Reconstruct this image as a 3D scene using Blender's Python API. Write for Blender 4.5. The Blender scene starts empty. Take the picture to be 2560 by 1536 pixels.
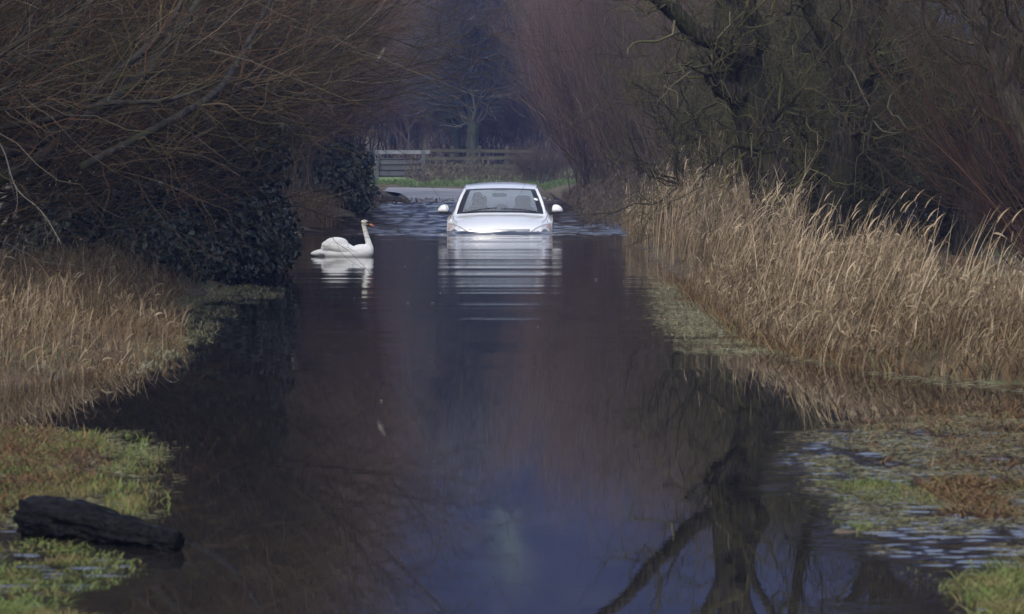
import bpy, math, random
import numpy as np
from mathutils import Vector, Matrix
from mathutils.bvhtree import BVHTree

# ------------------------------------------------------------------ camera, sky, sun, exposure
sc = bpy.context.scene
COL = sc.collection
R_ = math.radians
F = 9600.0                      # focal length in pixels of a 2560 px wide frame (135 mm)
H = 1.4                         # camera height above the water
PITCH = math.atan(395.0 / F)
cd = bpy.data.cameras.new('camera')
cam = bpy.data.objects.new('camera', cd)
COL.objects.link(cam)
cam.location = (0, 0, H)
cam.rotation_euler = (math.pi / 2 - PITCH, 0, 0)
cd.sensor_width = 36.0
cd.lens = 135.0
cd.clip_start = 0.5
cd.clip_end = 3000.0
cd.dof.use_dof = True
cd.dof.focus_distance = 54.0
cd.dof.aperture_fstop = 11.0
sc.camera = cam

SUN_EL, SUN_AZ = R_(42), R_(205)          # behind the camera, a little to its left
w = bpy.data.worlds.new('World')
sc.world = w
w.use_nodes = True
nt = w.node_tree
bg = nt.nodes['Background']
sky = nt.nodes.new('ShaderNodeTexSky')
sky.sky_type = 'NISHITA'
sky.sun_disc = False
sky.sun_elevation = SUN_EL
sky.sun_rotation = SUN_AZ
sky.altitude = 0
sky.air_density = 1.0
sky.dust_density = 3.0
sky.ozone_density = 1.0
hs = nt.nodes.new('ShaderNodeHueSaturation')
hs.inputs['Saturation'].default_value = 0.6          # thin winter overcast
nt.links.new(sky.outputs[0], hs.inputs['Color'])
nt.links.new(hs.outputs[0], bg.inputs[0])
bg.inputs[1].default_value = 0.14
sl = bpy.data.lights.new('sun', 'SUN')
sl.energy = 1.4
sl.angle = R_(35)
sl.color = (1.0, 0.97, 0.93)
so = bpy.data.objects.new('sun', sl)
COL.objects.link(so)
sd = Vector((math.sin(SUN_AZ) * math.cos(SUN_EL), math.cos(SUN_AZ) * math.cos(SUN_EL), math.sin(SUN_EL)))
so.rotation_euler = sd.to_track_quat('Z', 'Y').to_euler()
sc.view_settings.view_transform = 'Standard'
sc.view_settings.look = 'None'
sc.view_settings.gamma = 1.0
sc.view_settings.exposure = 0.75
cy = sc.cycles
cy.max_bounces = 5
cy.diffuse_bounces = 2
cy.glossy_bounces = 3
cy.transmission_bounces = 4
cy.transparent_max_bounces = 8
cy.volume_bounces = 0
cy.use_denoising = True
cy.caustics_reflective = False
cy.caustics_refractive = False

# ------------------------------------------------------------------ helpers
rng = np.random.default_rng(7)


def reseed(s):
    global rng
    rng = np.random.default_rng(s)


def at(px, py, d):
    """point at distance Y=d on the line of sight of a pixel of the 2560x1536 frame"""
    u, v = (px - 1280) / F, (768 - py) / F
    dy = math.cos(PITCH) + v * math.sin(PITCH)
    dz = -math.sin(PITCH) + v * math.cos(PITCH)
    return np.array((u * d / dy, d, H + dz * d / dy))


def wd(py):
    """distance of the water surface seen at pixel row py"""
    return F * H / (py - 373.0)


def tag(o, label=None, cat=None, group=None, kind=None):
    if label: o['label'] = label
    if cat: o['category'] = cat
    if group: o['group'] = group
    if kind: o['kind'] = kind
    return o


def empty(name, loc=(0, 0, 0), rz=0, label=None, cat=None, group=None):
    o = bpy.data.objects.new(name, None)
    COL.objects.link(o)
    o.location = loc
    o.rotation_euler = (0, 0, rz)
    return tag(o, label, cat, group)


def mk(name, V, faces, mat, parent=None, tint=None, smooth=True, attrs=None):
    """faces: list of integer arrays (n,3) or (n,4)"""
    V = np.asarray(V, np.float32).reshape(-1, 3)
    me = bpy.data.meshes.new(name)
    me.vertices.add(len(V))
    me.vertices.foreach_set('co', V.ravel())
    faces = [np.asarray(f, np.int32) for f in faces if len(f)]
    nl = sum(f.size for f in faces)
    me.loops.add(nl)
    me.loops.foreach_set('vertex_index', np.concatenate([f.ravel() for f in faces]))
    st, k = [], 0
    for f in faces:
        st.append(k + np.arange(len(f), dtype=np.int32) * f.shape[1])
        k += f.size
    st = np.concatenate(st)
    me.polygons.add(len(st))
    me.polygons.foreach_set('loop_start', st)
    me.update(calc_edges=True)
    me.polygons.foreach_set('use_smooth', np.full(len(st), smooth))
    attrs = dict(attrs or {})
    if tint is not None: attrs['tint'] = tint
    for an, av in attrs.items():
        a = me.attributes.new(an, 'FLOAT', 'POINT')
        a.data.foreach_set('value', np.asarray(av, np.float32).ravel())
    for m in (mat if isinstance(mat, (list, tuple)) else [mat]):
        me.materials.append(m)
    o = bpy.data.objects.new(name, me)
    COL.objects.link(o)
    if parent is not None: o.parent = parent
    return o


class MB:
    """collects pieces of geometry that become one mesh"""
    def __init__(s): s.V, s.F, s.T, s.n = [], [], [], 0
    def add(s, V, faces, tint=0.5):
        V = np.asarray(V, np.float32).reshape(-1, 3)
        s.V.append(V)
        for f in faces:
            if len(f): s.F.append(np.asarray(f, np.int64) + s.n)
        t = np.asarray(tint, np.float32).ravel()
        s.T.append(np.full(len(V), t[0]) if t.size == 1 else t)
        s.n += len(V)
        return s
    def box(s, c, size, rot=None, tint=0.5):
        V = np.array([(x, y, z) for x in (-.5, .5) for y in (-.5, .5) for z in (-.5, .5)]) * np.array(size)
        if rot is not None: V = V @ np.array(rot.to_matrix()).T if hasattr(rot, 'to_matrix') else V @ np.array(rot).T
        return s.add(V + np.array(c), [[(0, 1, 3, 2), (4, 6, 7, 5), (0, 4, 5, 1), (2, 3, 7, 6), (0, 2, 6, 4), (1, 5, 7, 3)]], tint)
    def tube(s, P, Rr, sides=8, ref=(0.13, 0.9, 0.2), tint=0.5):
        V, f = tubes(np.asarray(P, float)[None], np.asarray(Rr, float)[None], sides, ref, cap=True)
        return s.add(V, f, tint)
    def ell(s, c, r, nu=16, nv=10, M=None, tint=0.5):
        V, f = sphere(nu, nv)
        V = V * np.array(r)
        if M is not None: V = V @ np.array(M.to_3x3() if hasattr(M, 'to_3x3') else M).T
        return s.add(V + np.array(c), f, tint)
    def build(s, name, mat, parent=None, smooth=True):
        return mk(name, np.concatenate(s.V), s.F, mat, parent, np.concatenate(s.T), smooth)


def sphere(nu=16, nv=10):
    V = [(0, 0, 1)]
    for i in range(1, nv):
        a = math.pi * i / nv
        for j in range(nu):
            b = 2 * math.pi * j / nu
            V.append((math.sin(a) * math.cos(b), math.sin(a) * math.sin(b), math.cos(a)))
    V.append((0, 0, -1))
    q, t = [], []
    for j in range(nu):
        k = (j + 1) % nu
        t.append((0, 1 + j, 1 + k))
        b = 1 + (nv - 2) * nu
        t.append((len(V) - 1, b + k, b + j))
        for i in range(nv - 2):
            a = 1 + i * nu
            q.append((a + j, a + nu + j, a + nu + k, a + k))
    return np.array(V, float), [np.array(q), np.array(t)]


def norm(a):
    return a / np.maximum(np.linalg.norm(a, axis=-1, keepdims=True), 1e-9)


def tubes(P, Rr, sides=3, ref=None, cap=False):
    N, K, _ = P.shape
    T = norm(np.gradient(P, axis=1))
    rf = np.asarray(ref, float)[None, None] if ref is not None else norm(rng.normal(size=(N, 1, 3)))
    A = norm(np.cross(T, np.broadcast_to(rf, T.shape)))
    B = np.cross(T, A)
    an = np.arange(sides) * 2 * math.pi / sides
    c, s = np.cos(an)[None, None, :, None], np.sin(an)[None, None, :, None]
    V = P[:, :, None] + Rr[:, :, None, None] * (c * A[:, :, None] + s * B[:, :, None])
    n, k, q = np.meshgrid(np.arange(N), np.arange(K - 1), np.arange(sides), indexing='ij')
    q2 = (q + 1) % sides
    b = (n * K + k) * sides
    Fq = np.stack([b + q, b + q2, b + sides + q2, b + sides + q], -1).reshape(-1, 4)
    fs = [Fq]
    V = V.reshape(-1, 3)
    if cap:
        ex, tr = [], []
        for n_ in range(N):
            for kk in (0, K - 1):
                ci = len(V) + len(ex)
                ex.append(P[n_, kk])
                b0 = (n_ * K + kk) * sides
                for q_ in range(sides):
                    e = (b0 + q_, b0 + (q_ + 1) % sides)
                    tr.append((ci, e[1], e[0]) if kk == 0 else (ci, e[0], e[1]))
        V = np.concatenate([V, np.array(ex)])
        fs.append(np.array(tr))
    return V, fs


def ribbons(P, W, side):
    """P (N,K,3) centre lines, W (N,K) widths, side (N,3) or (N,K,3) directions"""
    N, K, _ = P.shape
    S = side[:, None] if side.ndim == 2 else side
    V = np.stack([P - S * W[..., None] / 2, P + S * W[..., None] / 2], 2).reshape(-1, 3)
    n, k = np.meshgrid(np.arange(N), np.arange(K - 1), indexing='ij')
    b = (n * K + k) * 2
    return V, [np.stack([b, b + 1, b + 3, b + 2], -1).reshape(-1, 4)]


def sprout(P, Rr, n, length, angle, K=5, up=0.3, wob=0.05, u0=0.25, u1=1.0, rs=0.6, rmax=1.0, bias=(0, 0, 0), tip=0.35):
    N, Kp, _ = P.shape
    i = rng.integers(0, N, n)
    u = rng.uniform(u0, u1, n) * (Kp - 1)
    k = np.minimum(u.astype(int), Kp - 2)
    f = (u - k)[:, None]
    p0 = P[i, k] * (1 - f) + P[i, k + 1] * f
    T = norm(P[i, k + 1] - P[i, k])
    r0 = np.minimum((Rr[i, k] * (1 - f[:, 0]) + Rr[i, k + 1] * f[:, 0]) * rs, rmax)
    pe = norm(np.cross(T, rng.normal(size=(n, 3))))
    a = rng.uniform(angle[0], angle[1], n)[:, None]
    D = norm(T * np.cos(a) + pe * np.sin(a) + np.array(bias) * rng.uniform(.3, 1.2, (n, 1)))
    L = rng.uniform(length[0], length[1], n)[:, None, None]
    s = np.linspace(0, 1, K)[None, :, None]
    wv = np.cumsum(rng.normal(size=(n, K, 3)), axis=1) * wob
    wv -= wv[:, :1]
    Q = p0[:, None] + L * (D[:, None] * s + np.array((0, 0, up))[None, None] * s * s + wv)
    RR = r0[:, None] * np.linspace(1, tip, K)[None]
    return Q, RR


def vnoise(x, y, seed=0):
    """smooth value noise on arrays"""
    xi, yi = np.floor(x).astype(np.int64), np.floor(y).astype(np.int64)
    fx, fy = x - xi, y - yi
    fx, fy = fx * fx * (3 - 2 * fx), fy * fy * (3 - 2 * fy)
    def h(a, b):
        v = (a * 374761393 + b * 668265263 + seed * 974711) & 0xffffffff
        v = ((v ^ (v >> 13)) * 1274126177) & 0xffffffff
        return ((v ^ (v >> 16)) & 0xffff) / 65535.0
    return (h(xi, yi) * (1 - fx) + h(xi + 1, yi) * fx) * (1 - fy) + (h(xi, yi + 1) * (1 - fx) + h(xi + 1, yi + 1) * fx) * fy


def sstep(a, b, x):
    t = np.clip((x - a) / (b - a), 0, 1)
    return t * t * (3 - 2 * t)


def copy_tree(o, parent=None):
    c = o.copy()
    COL.objects.link(c)
    if parent is not None: c.parent = parent
    for ch in o.children: copy_tree(ch, c)
    return c


# ------------------------------------------------------------------ materials
def new_mat(name):
    m = bpy.data.materials.new(name)
    m.use_nodes = True
    return m, m.node_tree, m.node_tree.nodes['Principled BSDF']


def ramp(t, stops):
    r = t.nodes.new('ShaderNodeValToRGB')
    el = r.color_ramp.elements
    while len(el) < len(stops): el.new(0.5)
    for e, (p, c) in zip(el, stops):
        e.position = p
        e.color = (*c, 1)
    return r


def strand_mat(name, stops, rough=0.75, spec=0.3, noise=None, var=0.25, translucent=0.0):
    """colour by the strand's own tint, varied a little by a noise in the wood"""
    m, t, b = new_mat(name)
    a = t.nodes.new('ShaderNodeAttribute'); a.attribute_name = 'tint'
    r = ramp(t, stops)
    t.links.new(a.outputs['Fac'], r.inputs[0])
    col = r.outputs[0]
    if noise:
        g = t.nodes.new('ShaderNodeNewGeometry')
        n = t.nodes.new('ShaderNodeTexNoise')
        n.inputs['Scale'].default_value = noise[0]
        n.inputs['Detail'].default_value = 3
        t.links.new(g.outputs['Position'], n.inputs['Vector'])
        r2 = ramp(t, [(noise[2], (0, 0, 0)), (noise[3], (1, 1, 1))])
        t.links.new(n.outputs[0], r2.inputs[0])
        mx = t.nodes.new('ShaderNodeMix'); mx.data_type = 'RGBA'
        t.links.new(r2.outputs[0], mx.inputs[0])
        t.links.new(col, mx.inputs[6])
        mx.inputs[7].default_value = (*noise[1], 1)
        col = mx.outputs[2]
    oi = t.nodes.new('ShaderNodeObjectInfo')
    mr = t.nodes.new('ShaderNodeMapRange')
    mr.inputs[3].default_value = 1 - var; mr.inputs[4].default_value = 1 + var
    t.links.new(oi.outputs['Random'], mr.inputs[0])
    hv = t.nodes.new('ShaderNodeHueSaturation')
    t.links.new(col, hv.inputs['Color'])
    t.links.new(mr.outputs[0], hv.inputs['Value'])
    t.links.new(hv.outputs[0], b.inputs['Base Color'])
    b.inputs['Roughness'].default_value = rough
    b.inputs['Specular IOR Level'].default_value = spec
    if translucent:
        tr = t.nodes.new('ShaderNodeBsdfTranslucent')
        t.links.new(hv.outputs[0], tr.inputs[0])
        mx = t.nodes.new('ShaderNodeMixShader'); mx.inputs[0].default_value = translucent
        t.links.new(b.outputs[0], mx.inputs[1]); t.links.new(tr.outputs[0], mx.inputs[2])
        t.links.new(mx.outputs[0], t.nodes['Material Output'].inputs[0])
    return m


def plain_mat(name, col, rough=0.5, spec=0.5, metal=0.0, noise=None, bump=None, coat=0.0):
    m, t, b = new_mat(name)
    b.inputs['Base Color'].default_value = (*col, 1)
    b.inputs['Roughness'].default_value = rough
    b.inputs['Specular IOR Level'].default_value = spec
    b.inputs['Metallic'].default_value = metal
    b.inputs['Coat Weight'].default_value = coat
    b.inputs['Coat Roughness'].default_value = 0.05
    tc = t.nodes.new('ShaderNodeTexCoord')
    if noise:
        n = t.nodes.new('ShaderNodeTexNoise'); n.inputs['Scale'].default_value = noise[0]; n.inputs['Detail'].default_value = 5
        t.links.new(tc.outputs['Object'], n.inputs['Vector'])
        r = ramp(t, [(0.35, col), (0.7, noise[1])])
        t.links.new(n.outputs[0], r.inputs[0])
        t.links.new(r.outputs[0], b.inputs['Base Color'])
    if bump:
        n = t.nodes.new('ShaderNodeTexNoise'); n.inputs['Scale'].default_value = bump[0]; n.inputs['Detail'].default_value = 4
        t.links.new(tc.outputs['Object'], n.inputs['Vector'])
        bp = t.nodes.new('ShaderNodeBump'); bp.inputs['Distance'].default_value = bump[1]
        t.links.new(n.outputs[0], bp.inputs['Height'])
        t.links.new(bp.outputs[0], b.inputs['Normal'])
    return m


def bark_mat(name, c1, c2, moss, stretch=(14, 14, 2.2), mossat=(0.5, 0.68), bump=0.03):
    m, t, b = new_mat(name)
    tc = t.nodes.new('ShaderNodeTexCoord')
    mp = t.nodes.new('ShaderNodeMapping'); mp.inputs['Scale'].default_value = stretch
    t.links.new(tc.outputs['Object'], mp.inputs[0])
    n = t.nodes.new('ShaderNodeTexNoise'); n.inputs['Scale'].default_value = 1.6; n.inputs['Detail'].default_value = 5
    t.links.new(mp.outputs[0], n.inputs['Vector'])
    r = ramp(t, [(0.35, c1), (0.65, c2)])
    t.links.new(n.outputs[0], r.inputs[0])
    n2 = t.nodes.new('ShaderNodeTexNoise'); n2.inputs['Scale'].default_value = 2.3; n2.inputs['Detail'].default_value = 4
    t.links.new(tc.outputs['Object'], n2.inputs['Vector'])
    r2 = ramp(t, [(mossat[0], (0, 0, 0)), (mossat[1], (1, 1, 1))])
    t.links.new(n2.outputs[0], r2.inputs[0])
    mx = t.nodes.new('ShaderNodeMix'); mx.data_type = 'RGBA'
    t.links.new(r2.outputs[0], mx.inputs[0]); t.links.new(r.outputs[0], mx.inputs[6])
    mx.inputs[7].default_value = (*moss, 1)
    t.links.new(mx.outputs[2], b.inputs['Base Color'])
    bp = t.nodes.new('ShaderNodeBump'); bp.inputs['Distance'].default_value = bump
    t.links.new(n.outputs[0], bp.inputs['Height']); t.links.new(bp.outputs[0], b.inputs['Normal'])
    b.inputs['Roughness'].default_value = 0.85
    b.inputs['Specular IOR Level'].default_value = 0.25
    return m


M = {}
M['willow_twig'] = strand_mat('willow_twig', [(0, (0.0193, 0.0159, 0.0109)), (.4, (0.0477, 0.0319, 0.0178)), (.65, (0.0844, 0.0404, 0.0193)), (.85, (0.0670, 0.0545, 0.0341)), (1, (0.1676, 0.1398, 0.1023))], noise=(0.8, (0.0477, 0.0441, 0.0132), .48, .7))
M['willow_limb'] = bark_mat('willow_limb', (0.0155, 0.0136, 0.0118), (0.0515, 0.0477, 0.0428), (0.0242, 0.0291, 0.0105), (9, 9, 9), bump=.012)
M['osier_twig'] = strand_mat('osier_twig', [(0, (0.0657, 0.0460, 0.0387)), (.5, (0.1187, 0.0770, 0.0611)), (.85, (0.1579, 0.0930, 0.0697)), (1, (0.1972, 0.1550, 0.1281))], noise=(0.5, (0.0986, 0.0840, 0.0748), .5, .8))
M['osier_stem'] = strand_mat('osier_stem', [(0, (0.036, 0.030, 0.027)), (1, (0.090, 0.066, 0.054))])
M['scrub_twig'] = strand_mat('scrub_twig', [(0, (0.0224, 0.0191, 0.0125)), (.5, (0.0446, 0.0416, 0.0175)), (.85, (0.0670, 0.0624, 0.0209)), (1, (0.1071, 0.0998, 0.0627))], noise=(1.5, (0.0446, 0.0476, 0.0125), .5, .7))
M['red_shoot'] = strand_mat('red_shoot', [(0, (0.0159, 0.0086, 0.0061)), (.5, (0.0336, 0.0159, 0.0098)), (1, (0.0557, 0.0300, 0.0178))])
M['bark'] = bark_mat('bark', (0.005, 0.004, 0.003), (0.052, 0.044, 0.029), (0.030, 0.031, 0.011), (20, 20, 2.4), bump=.06)
M['bark_pale'] = bark_mat('bark_pale', (0.018, 0.017, 0.014), (0.084, 0.078, 0.069), (0.036, 0.037, 0.018), (16, 16, 3), bump=.04)
M['ivy_leaf'] = strand_mat('ivy_leaf', [(0, (0.0097, 0.0145, 0.0095)), (.6, (0.0202, 0.0307, 0.0177)), (.93, (0.0404, 0.0565, 0.0306)), (1, (0.1130, 0.0969, 0.0680))], rough=0.42, spec=0.5)
M['reed'] = strand_mat('reed', [(0, (0.0560, 0.0384, 0.0208)), (.35, (0.1680, 0.1200, 0.0656)), (.7, (0.2640, 0.2040, 0.1280)), (1, (0.4160, 0.3600, 0.2720))], rough=.7, noise=(0.9, (0.1360, 0.0840, 0.0400), .52, .78), translucent=.25, var=.05)
M['reed_stem'] = strand_mat('reed_stem', [(0, (.10, .08, .055)), (.5, (.28, .21, .13)), (1, (.45, .37, .26))], var=.05)
M['grass'] = strand_mat('grass', [(0, (0.0782, 0.0510, 0.0206)), (.3, (0.1759, 0.1326, 0.0514)), (.6, (0.0831, 0.1224, 0.0299)), (1, (0.1564, 0.2142, 0.0608))], noise=(3.0, (0.1662, 0.1224, 0.0561), .48, .72), translucent=.25, var=.05)
M['dead_grass'] = strand_mat('dead_grass', [(0, (0.0315, 0.0180, 0.0108)), (.5, (0.1080, 0.0576, 0.0252)), (.85, (0.1890, 0.1215, 0.0540)), (1, (0.0900, 0.1080, 0.0315))], noise=(2.2, (0.1080, 0.1350, 0.0360), .6, .75), translucent=.2, var=.05)
M['pale_weed'] = strand_mat('pale_weed', [(0, (0.0880, 0.0762, 0.0440)), (.5, (0.2090, 0.1848, 0.1100)), (.8, (0.1650, 0.1848, 0.0825)), (1, (0.3300, 0.3136, 0.2200))], translucent=.2, var=.05)
M['brown_weed'] = strand_mat('brown_weed', [(0, (.03, .024, .018)), (.5, (.085, .066, .05)), (1, (.17, .14, .105))], var=.05)
M['verge'] = strand_mat('verge', [(0, (0.030, 0.055, 0.015)), (1, (0.070, 0.110, 0.035))], var=.05)
M['far_twig'] = strand_mat('far_twig', [(0, (0.035, 0.035, 0.035)), (.5, (0.070, 0.066, 0.063)), (1, (0.140, 0.133, 0.126))])
M['far_bark'] = bark_mat('far_bark', (0.0138, 0.0143, 0.0120), (0.0354, 0.0391, 0.0300), (0.0246, 0.0335, 0.0162), (3, 3, .6))
M['char'] = bark_mat('char', (.0006, .0006, .0008), (.0045, .0043, .005), (.002, .002, .002), (5, 26, 26), (0.6, 0.8), bump=.03)
_b = M['char'].node_tree.nodes['Principled BSDF']; _b.inputs['Roughness'].default_value = .5; _b.inputs['Specular IOR Level'].default_value = .10
M['deadwood'] = plain_mat('deadwood', (.17, .155, .13), .8, noise=(9, (.30, .28, .24)))
M['dark_log'] = plain_mat('dark_log', (.02, .017, .015), .8, noise=(6, (.06, .05, .04)))

# ------------------------------------------------------------------ the ground
# water's edge, read off the photograph: (distance, x)
LE = np.array([(5, -1.1), (11.5, -1.2), (12.6, -1.28), (13.3, -1.25), (14.7, -1.38), (17.5, -1.62), (18.9, -1.95), (19.5, -4), (20, -12), (21.4, -12), (22.1, -4.2), (22.4, -2.95),
               (23.5, -2.52), (27, -2.35), (30, -2.6), (33.4, -2.95), (37, -2.9), (41, -2.6), (48, -2.8), (59, -3.2), (72, -3.4), (80, -3.0), (95, -3.0), (102, -3.2), (140, -3.2)])
RE = np.array([(5, 1.5), (11.5, 1.45), (12.1, 1.42), (14, 1.3), (15.5, 1.26), (17.3, 1.35), (19.1, 1.75), (19.8, 4), (20.2, 12), (21.6, 12), (22.4, 3.4), (22.9, 2.95), (24.6, 2.15),
               (26, 1.9), (28.2, 1.75), (33, 1.75), (37.6, 1.75), (42.4, 1.62), (52, 1.7), (59.2, 1.9), (66, 1.95), (72, 1.75), (80, 1.5), (95, 1.3), (102, 1.2), (140, 1.0)])


def edge_e(x, y):
    xl = np.interp(y, LE[:, 0], LE[:, 1])
    xr = np.interp(y, RE[:, 0], RE[:, 1])
    return np.maximum(xl - x, x - xr)


def ground_z(x, y):
    x, y = np.asarray(x, float), np.asarray(y, float)
    e = edge_e(x, y)
    dep = np.interp(y, [0, 10, 30, 62, 80, 97, 106, 125], [.12, .2, .45, .64, .35, .03, -.07, -.10])
    bank = np.interp(y, [0, 19, 23, 60, 100, 140], [-.03, -.03, .14, .2, .2, .16])
    inside = -0.02 - (dep + .02) * sstep(0.05, 0.9, -e)
    inside = np.where(y > 100, np.maximum(inside, -dep * .9), inside)
    outside = -0.02 + (bank + .02) * sstep(0.0, 0.9, e)
    z = np.where(e > 0, outside, inside)
    z = z + (vnoise(x * 1.7, y * 1.7, 3) - .5) * .05 + (vnoise(x * 6, y * 6, 4) - .5) * .02
    flood = sstep(6.5, 8.5, x) * sstep(44, 48, y) * (1 - sstep(90, 110, y))
    z = z - flood * .32
    z = z + np.clip((y - 165) / 400, 0, None) ** 1.3 * 22
    return z


def gridmesh(xs, ys):
    X, Y = np.meshgrid(xs, ys)
    nx, ny = len(xs), len(ys)
    j, i = np.meshgrid(np.arange(ny - 1), np.arange(nx - 1), indexing='ij')
    b = j * nx + i
    return X, Y, np.stack([b, b + 1, b + nx + 1, b + nx], -1).reshape(-1, 4)


def mat_ground():
    m, t, b = new_mat('ground')
    g = t.nodes.new('ShaderNodeNewGeometry')
    n = t.nodes.new('ShaderNodeTexNoise'); n.inputs['Scale'].default_value = 1.1; n.inputs['Detail'].default_value = 8
    t.links.new(g.outputs['Position'], n.inputs['Vector'])
    r = ramp(t, [(.3, (.035, .026, .016)), (.5, (.085, .058, .032)), (.68, (.06, .085, .025))])
    t.links.new(n.outputs[0], r.inputs[0])
    # pasture beyond the lane is green grass
    sp = t.nodes.new('ShaderNodeSeparateXYZ'); t.links.new(g.outputs['Position'], sp.inputs[0])
    mr = t.nodes.new('ShaderNodeMapRange'); mr.inputs[1].default_value = 138; mr.inputs[2].default_value = 146
    t.links.new(sp.outputs[1], mr.inputs[0])
    r3 = ramp(t, [(.35, (.09, .15, .04)), (.65, (.16, .24, .075))])
    t.links.new(n.outputs[0], r3.inputs[0])
    mx = t.nodes.new('ShaderNodeMix'); mx.data_type = 'RGBA'
    mw = t.nodes.new('ShaderNodeMapRange'); mw.inputs[1].default_value = 176; mw.inputs[2].default_value = 182; mw.inputs[3].default_value = 1; mw.inputs[4].default_value = 0
    t.links.new(sp.outputs[1], mw.inputs[0])
    mm = t.nodes.new('ShaderNodeMath'); mm.operation = 'MULTIPLY'
    t.links.new(mr.outputs[0], mm.inputs[0]); t.links.new(mw.outputs[0], mm.inputs[1])
    t.links.new(mm.outputs[0], mx.inputs[0]); t.links.new(r.outputs[0], mx.inputs[6]); t.links.new(r3.outputs[0], mx.inputs[7])
    t.links.new(mx.outputs[2], b.inputs['Base Color'])
    n2 = t.nodes.new('ShaderNodeTexNoise'); n2.inputs['Scale'].default_value = 14; n2.inputs['Detail'].default_value = 5
    t.links.new(g.outputs['Position'], n2.inputs['Vector'])
    bp = t.nodes.new('ShaderNodeBump'); bp.inputs['Distance'].default_value = .04
    t.links.new(n2.outputs[0], bp.inputs['Height']); t.links.new(bp.outputs[0], b.inputs['Normal'])
    b.inputs['Roughness'].default_value = .9
    return m


xs = np.concatenate([np.linspace(-400, -20, 20), np.linspace(-18, -6.5, 24), np.linspace(-6.4, 6.4, 129), np.linspace(6.6, 20, 28), np.linspace(24, 400, 20)])
ys = np.concatenate([np.linspace(-30, 9, 14), np.linspace(9.5, 30, 206), np.linspace(30.3, 70, 133), np.linspace(70.6, 170, 167), np.linspace(174, 420, 40)])
X, Y, Fq = gridmesh(xs, ys)
tag(mk('ground', np.stack([X, Y, ground_z(X, Y)], -1), [Fq], mat_ground()), kind='structure')

# ------------------------------------------------------------------ the flood water
CARX, CARY = -0.21, 62.75


def water_fields(x, y):
    """physical ripple strength over the flood: calm close by, a wave train ahead of the car, chop behind its bow wave, rough film of weed in the shallows"""
    front = CARY - 1.0 - 0.03 * np.abs(x - CARX) - 0.012 * (x - CARX) ** 2
    chop = sstep(-.3, .3, y - front) * (1 - .35 * sstep(95, 105, y))
    train = sstep(22, 31, y) * (1 - sstep(-.3, .3, y - front)) * (0.35 + .65 * np.exp(-((x + .3) / 1.6) ** 2))
    e = edge_e(x, y)
    lw = np.where(x < 0, sstep(-.1, .15, e + (vnoise(x * 2.2, y * 1.2, 9) - .5) * .3), sstep(-.3, .1, e + (vnoise(x * 2.2, y * 1.2, 9) - .5) * .5)) * (1 - sstep(19, 20.5, y)) * (y > 10)
    rw = np.exp(-((x - 1.55) / .55) ** 2) * sstep(27.5, 30, y) * (1 - sstep(36, 40, y))
    weed = np.clip(lw + .6 * rw, 0, 1)
    return chop, train, weed


def car_wave(x, y):
    """the bow wave the car pushes and the small rings that run ahead of it"""
    dx = np.maximum(np.abs(x - CARX) - .72, 0)
    r = np.hypot(dx, np.minimum(y - CARY, 0)) + 0.35 * np.maximum(y - CARY, 0)
    z = .030 * np.exp(-((r - .12) / .22) ** 2) + .016 * np.exp(-((r - 1.05) / .22) ** 2) - .012 * np.exp(-((r - .6) / .25) ** 2)
    z += .005 * np.exp(-((r - 1.8) / .3) ** 2)
    z *= .55 + .9 * vnoise(x * 1.7 + 9, y * 1.3, 61)
    z += .016 * (vnoise(x * 5 + 50, y * 5, 62) - .5) * np.exp(-(r / .7) ** 2)
    z *= 1 - sstep(0.4, 2.5, y - CARY)
    # arms of the bow wave running out to both banks
    fr = CARY - 1.0 - 0.03 * np.abs(x - CARX) - 0.012 * (x - CARX) ** 2
    z += .016 * np.exp(-((y - fr) / .22) ** 2) * sstep(.9, 1.4, np.abs(x - CARX)) * np.exp(-np.abs(x - CARX) / 4)
    return z * np.where(edge_e(x, y) < .3, 1, 0)


def ripples(x, y):
    """ripple heights in metres"""
    c, t, wd_ = water_fields(x, y)
    def n(fx, fy, sd): return vnoise(x * fx + 100, y * fy, sd) - .5
    z = c * (.062 * n(1.1, 1.5, 21) + .055 * n(2.6, 3.4, 22) + .026 * n(5, 7, 23))
    r = np.hypot(x - CARX, y - CARY)
    ring = np.cos(2 * math.pi * r / 1.35 + 7 * n(.35, .3, 24)) * np.exp(-r / 8.5)
    z += t * (.0011 * ring + (.0160 * n(.3, .8, 25) + .0066 * n(.5, 2.3, 31) + .0016 * n(1.2, 4.6, 26)) * np.exp(-np.maximum(CARY - 3 - y, 0) / 60))
    z += wd_ * (.0062 * n(13, 21, 27) + .0046 * n(19, 36, 28))
    z += .00016 * n(1.3, 1.6, 29) + .00005 * n(3.5, 4.5, 30)
    return z


def mat_water():
    m, t, b = new_mat('water')
    b.inputs['Base Color'].default_value = (.012, .011, .010, 1)
    # wavelets finer than the eye resolves
    mi = t.nodes.new('ShaderNodeAttribute'); mi.attribute_name = 'micro'
    mm = t.nodes.new('ShaderNodeMapRange'); mm.clamp = False; mm.inputs[3].default_value = .012; mm.inputs[4].default_value = .095
    t.links.new(mi.outputs['Fac'], mm.inputs[0]); t.links.new(mm.outputs[0], b.inputs['Roughness'])
    b.inputs['IOR'].default_value = 1.333
    g = t.nodes.new('ShaderNodeNewGeometry')
    n = t.nodes.new('ShaderNodeTexNoise'); n.inputs['Scale'].default_value = 9; n.inputs['Detail'].default_value = 2
    t.links.new(g.outputs['Position'], n.inputs['Vector'])
    bp = t.nodes.new('ShaderNodeBump'); bp.inputs['Distance'].default_value = .0001
    t.links.new(n.outputs[0], bp.inputs['Height'])
    t.links.new(bp.outputs[0], b.inputs['Normal'])
    return m


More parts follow.
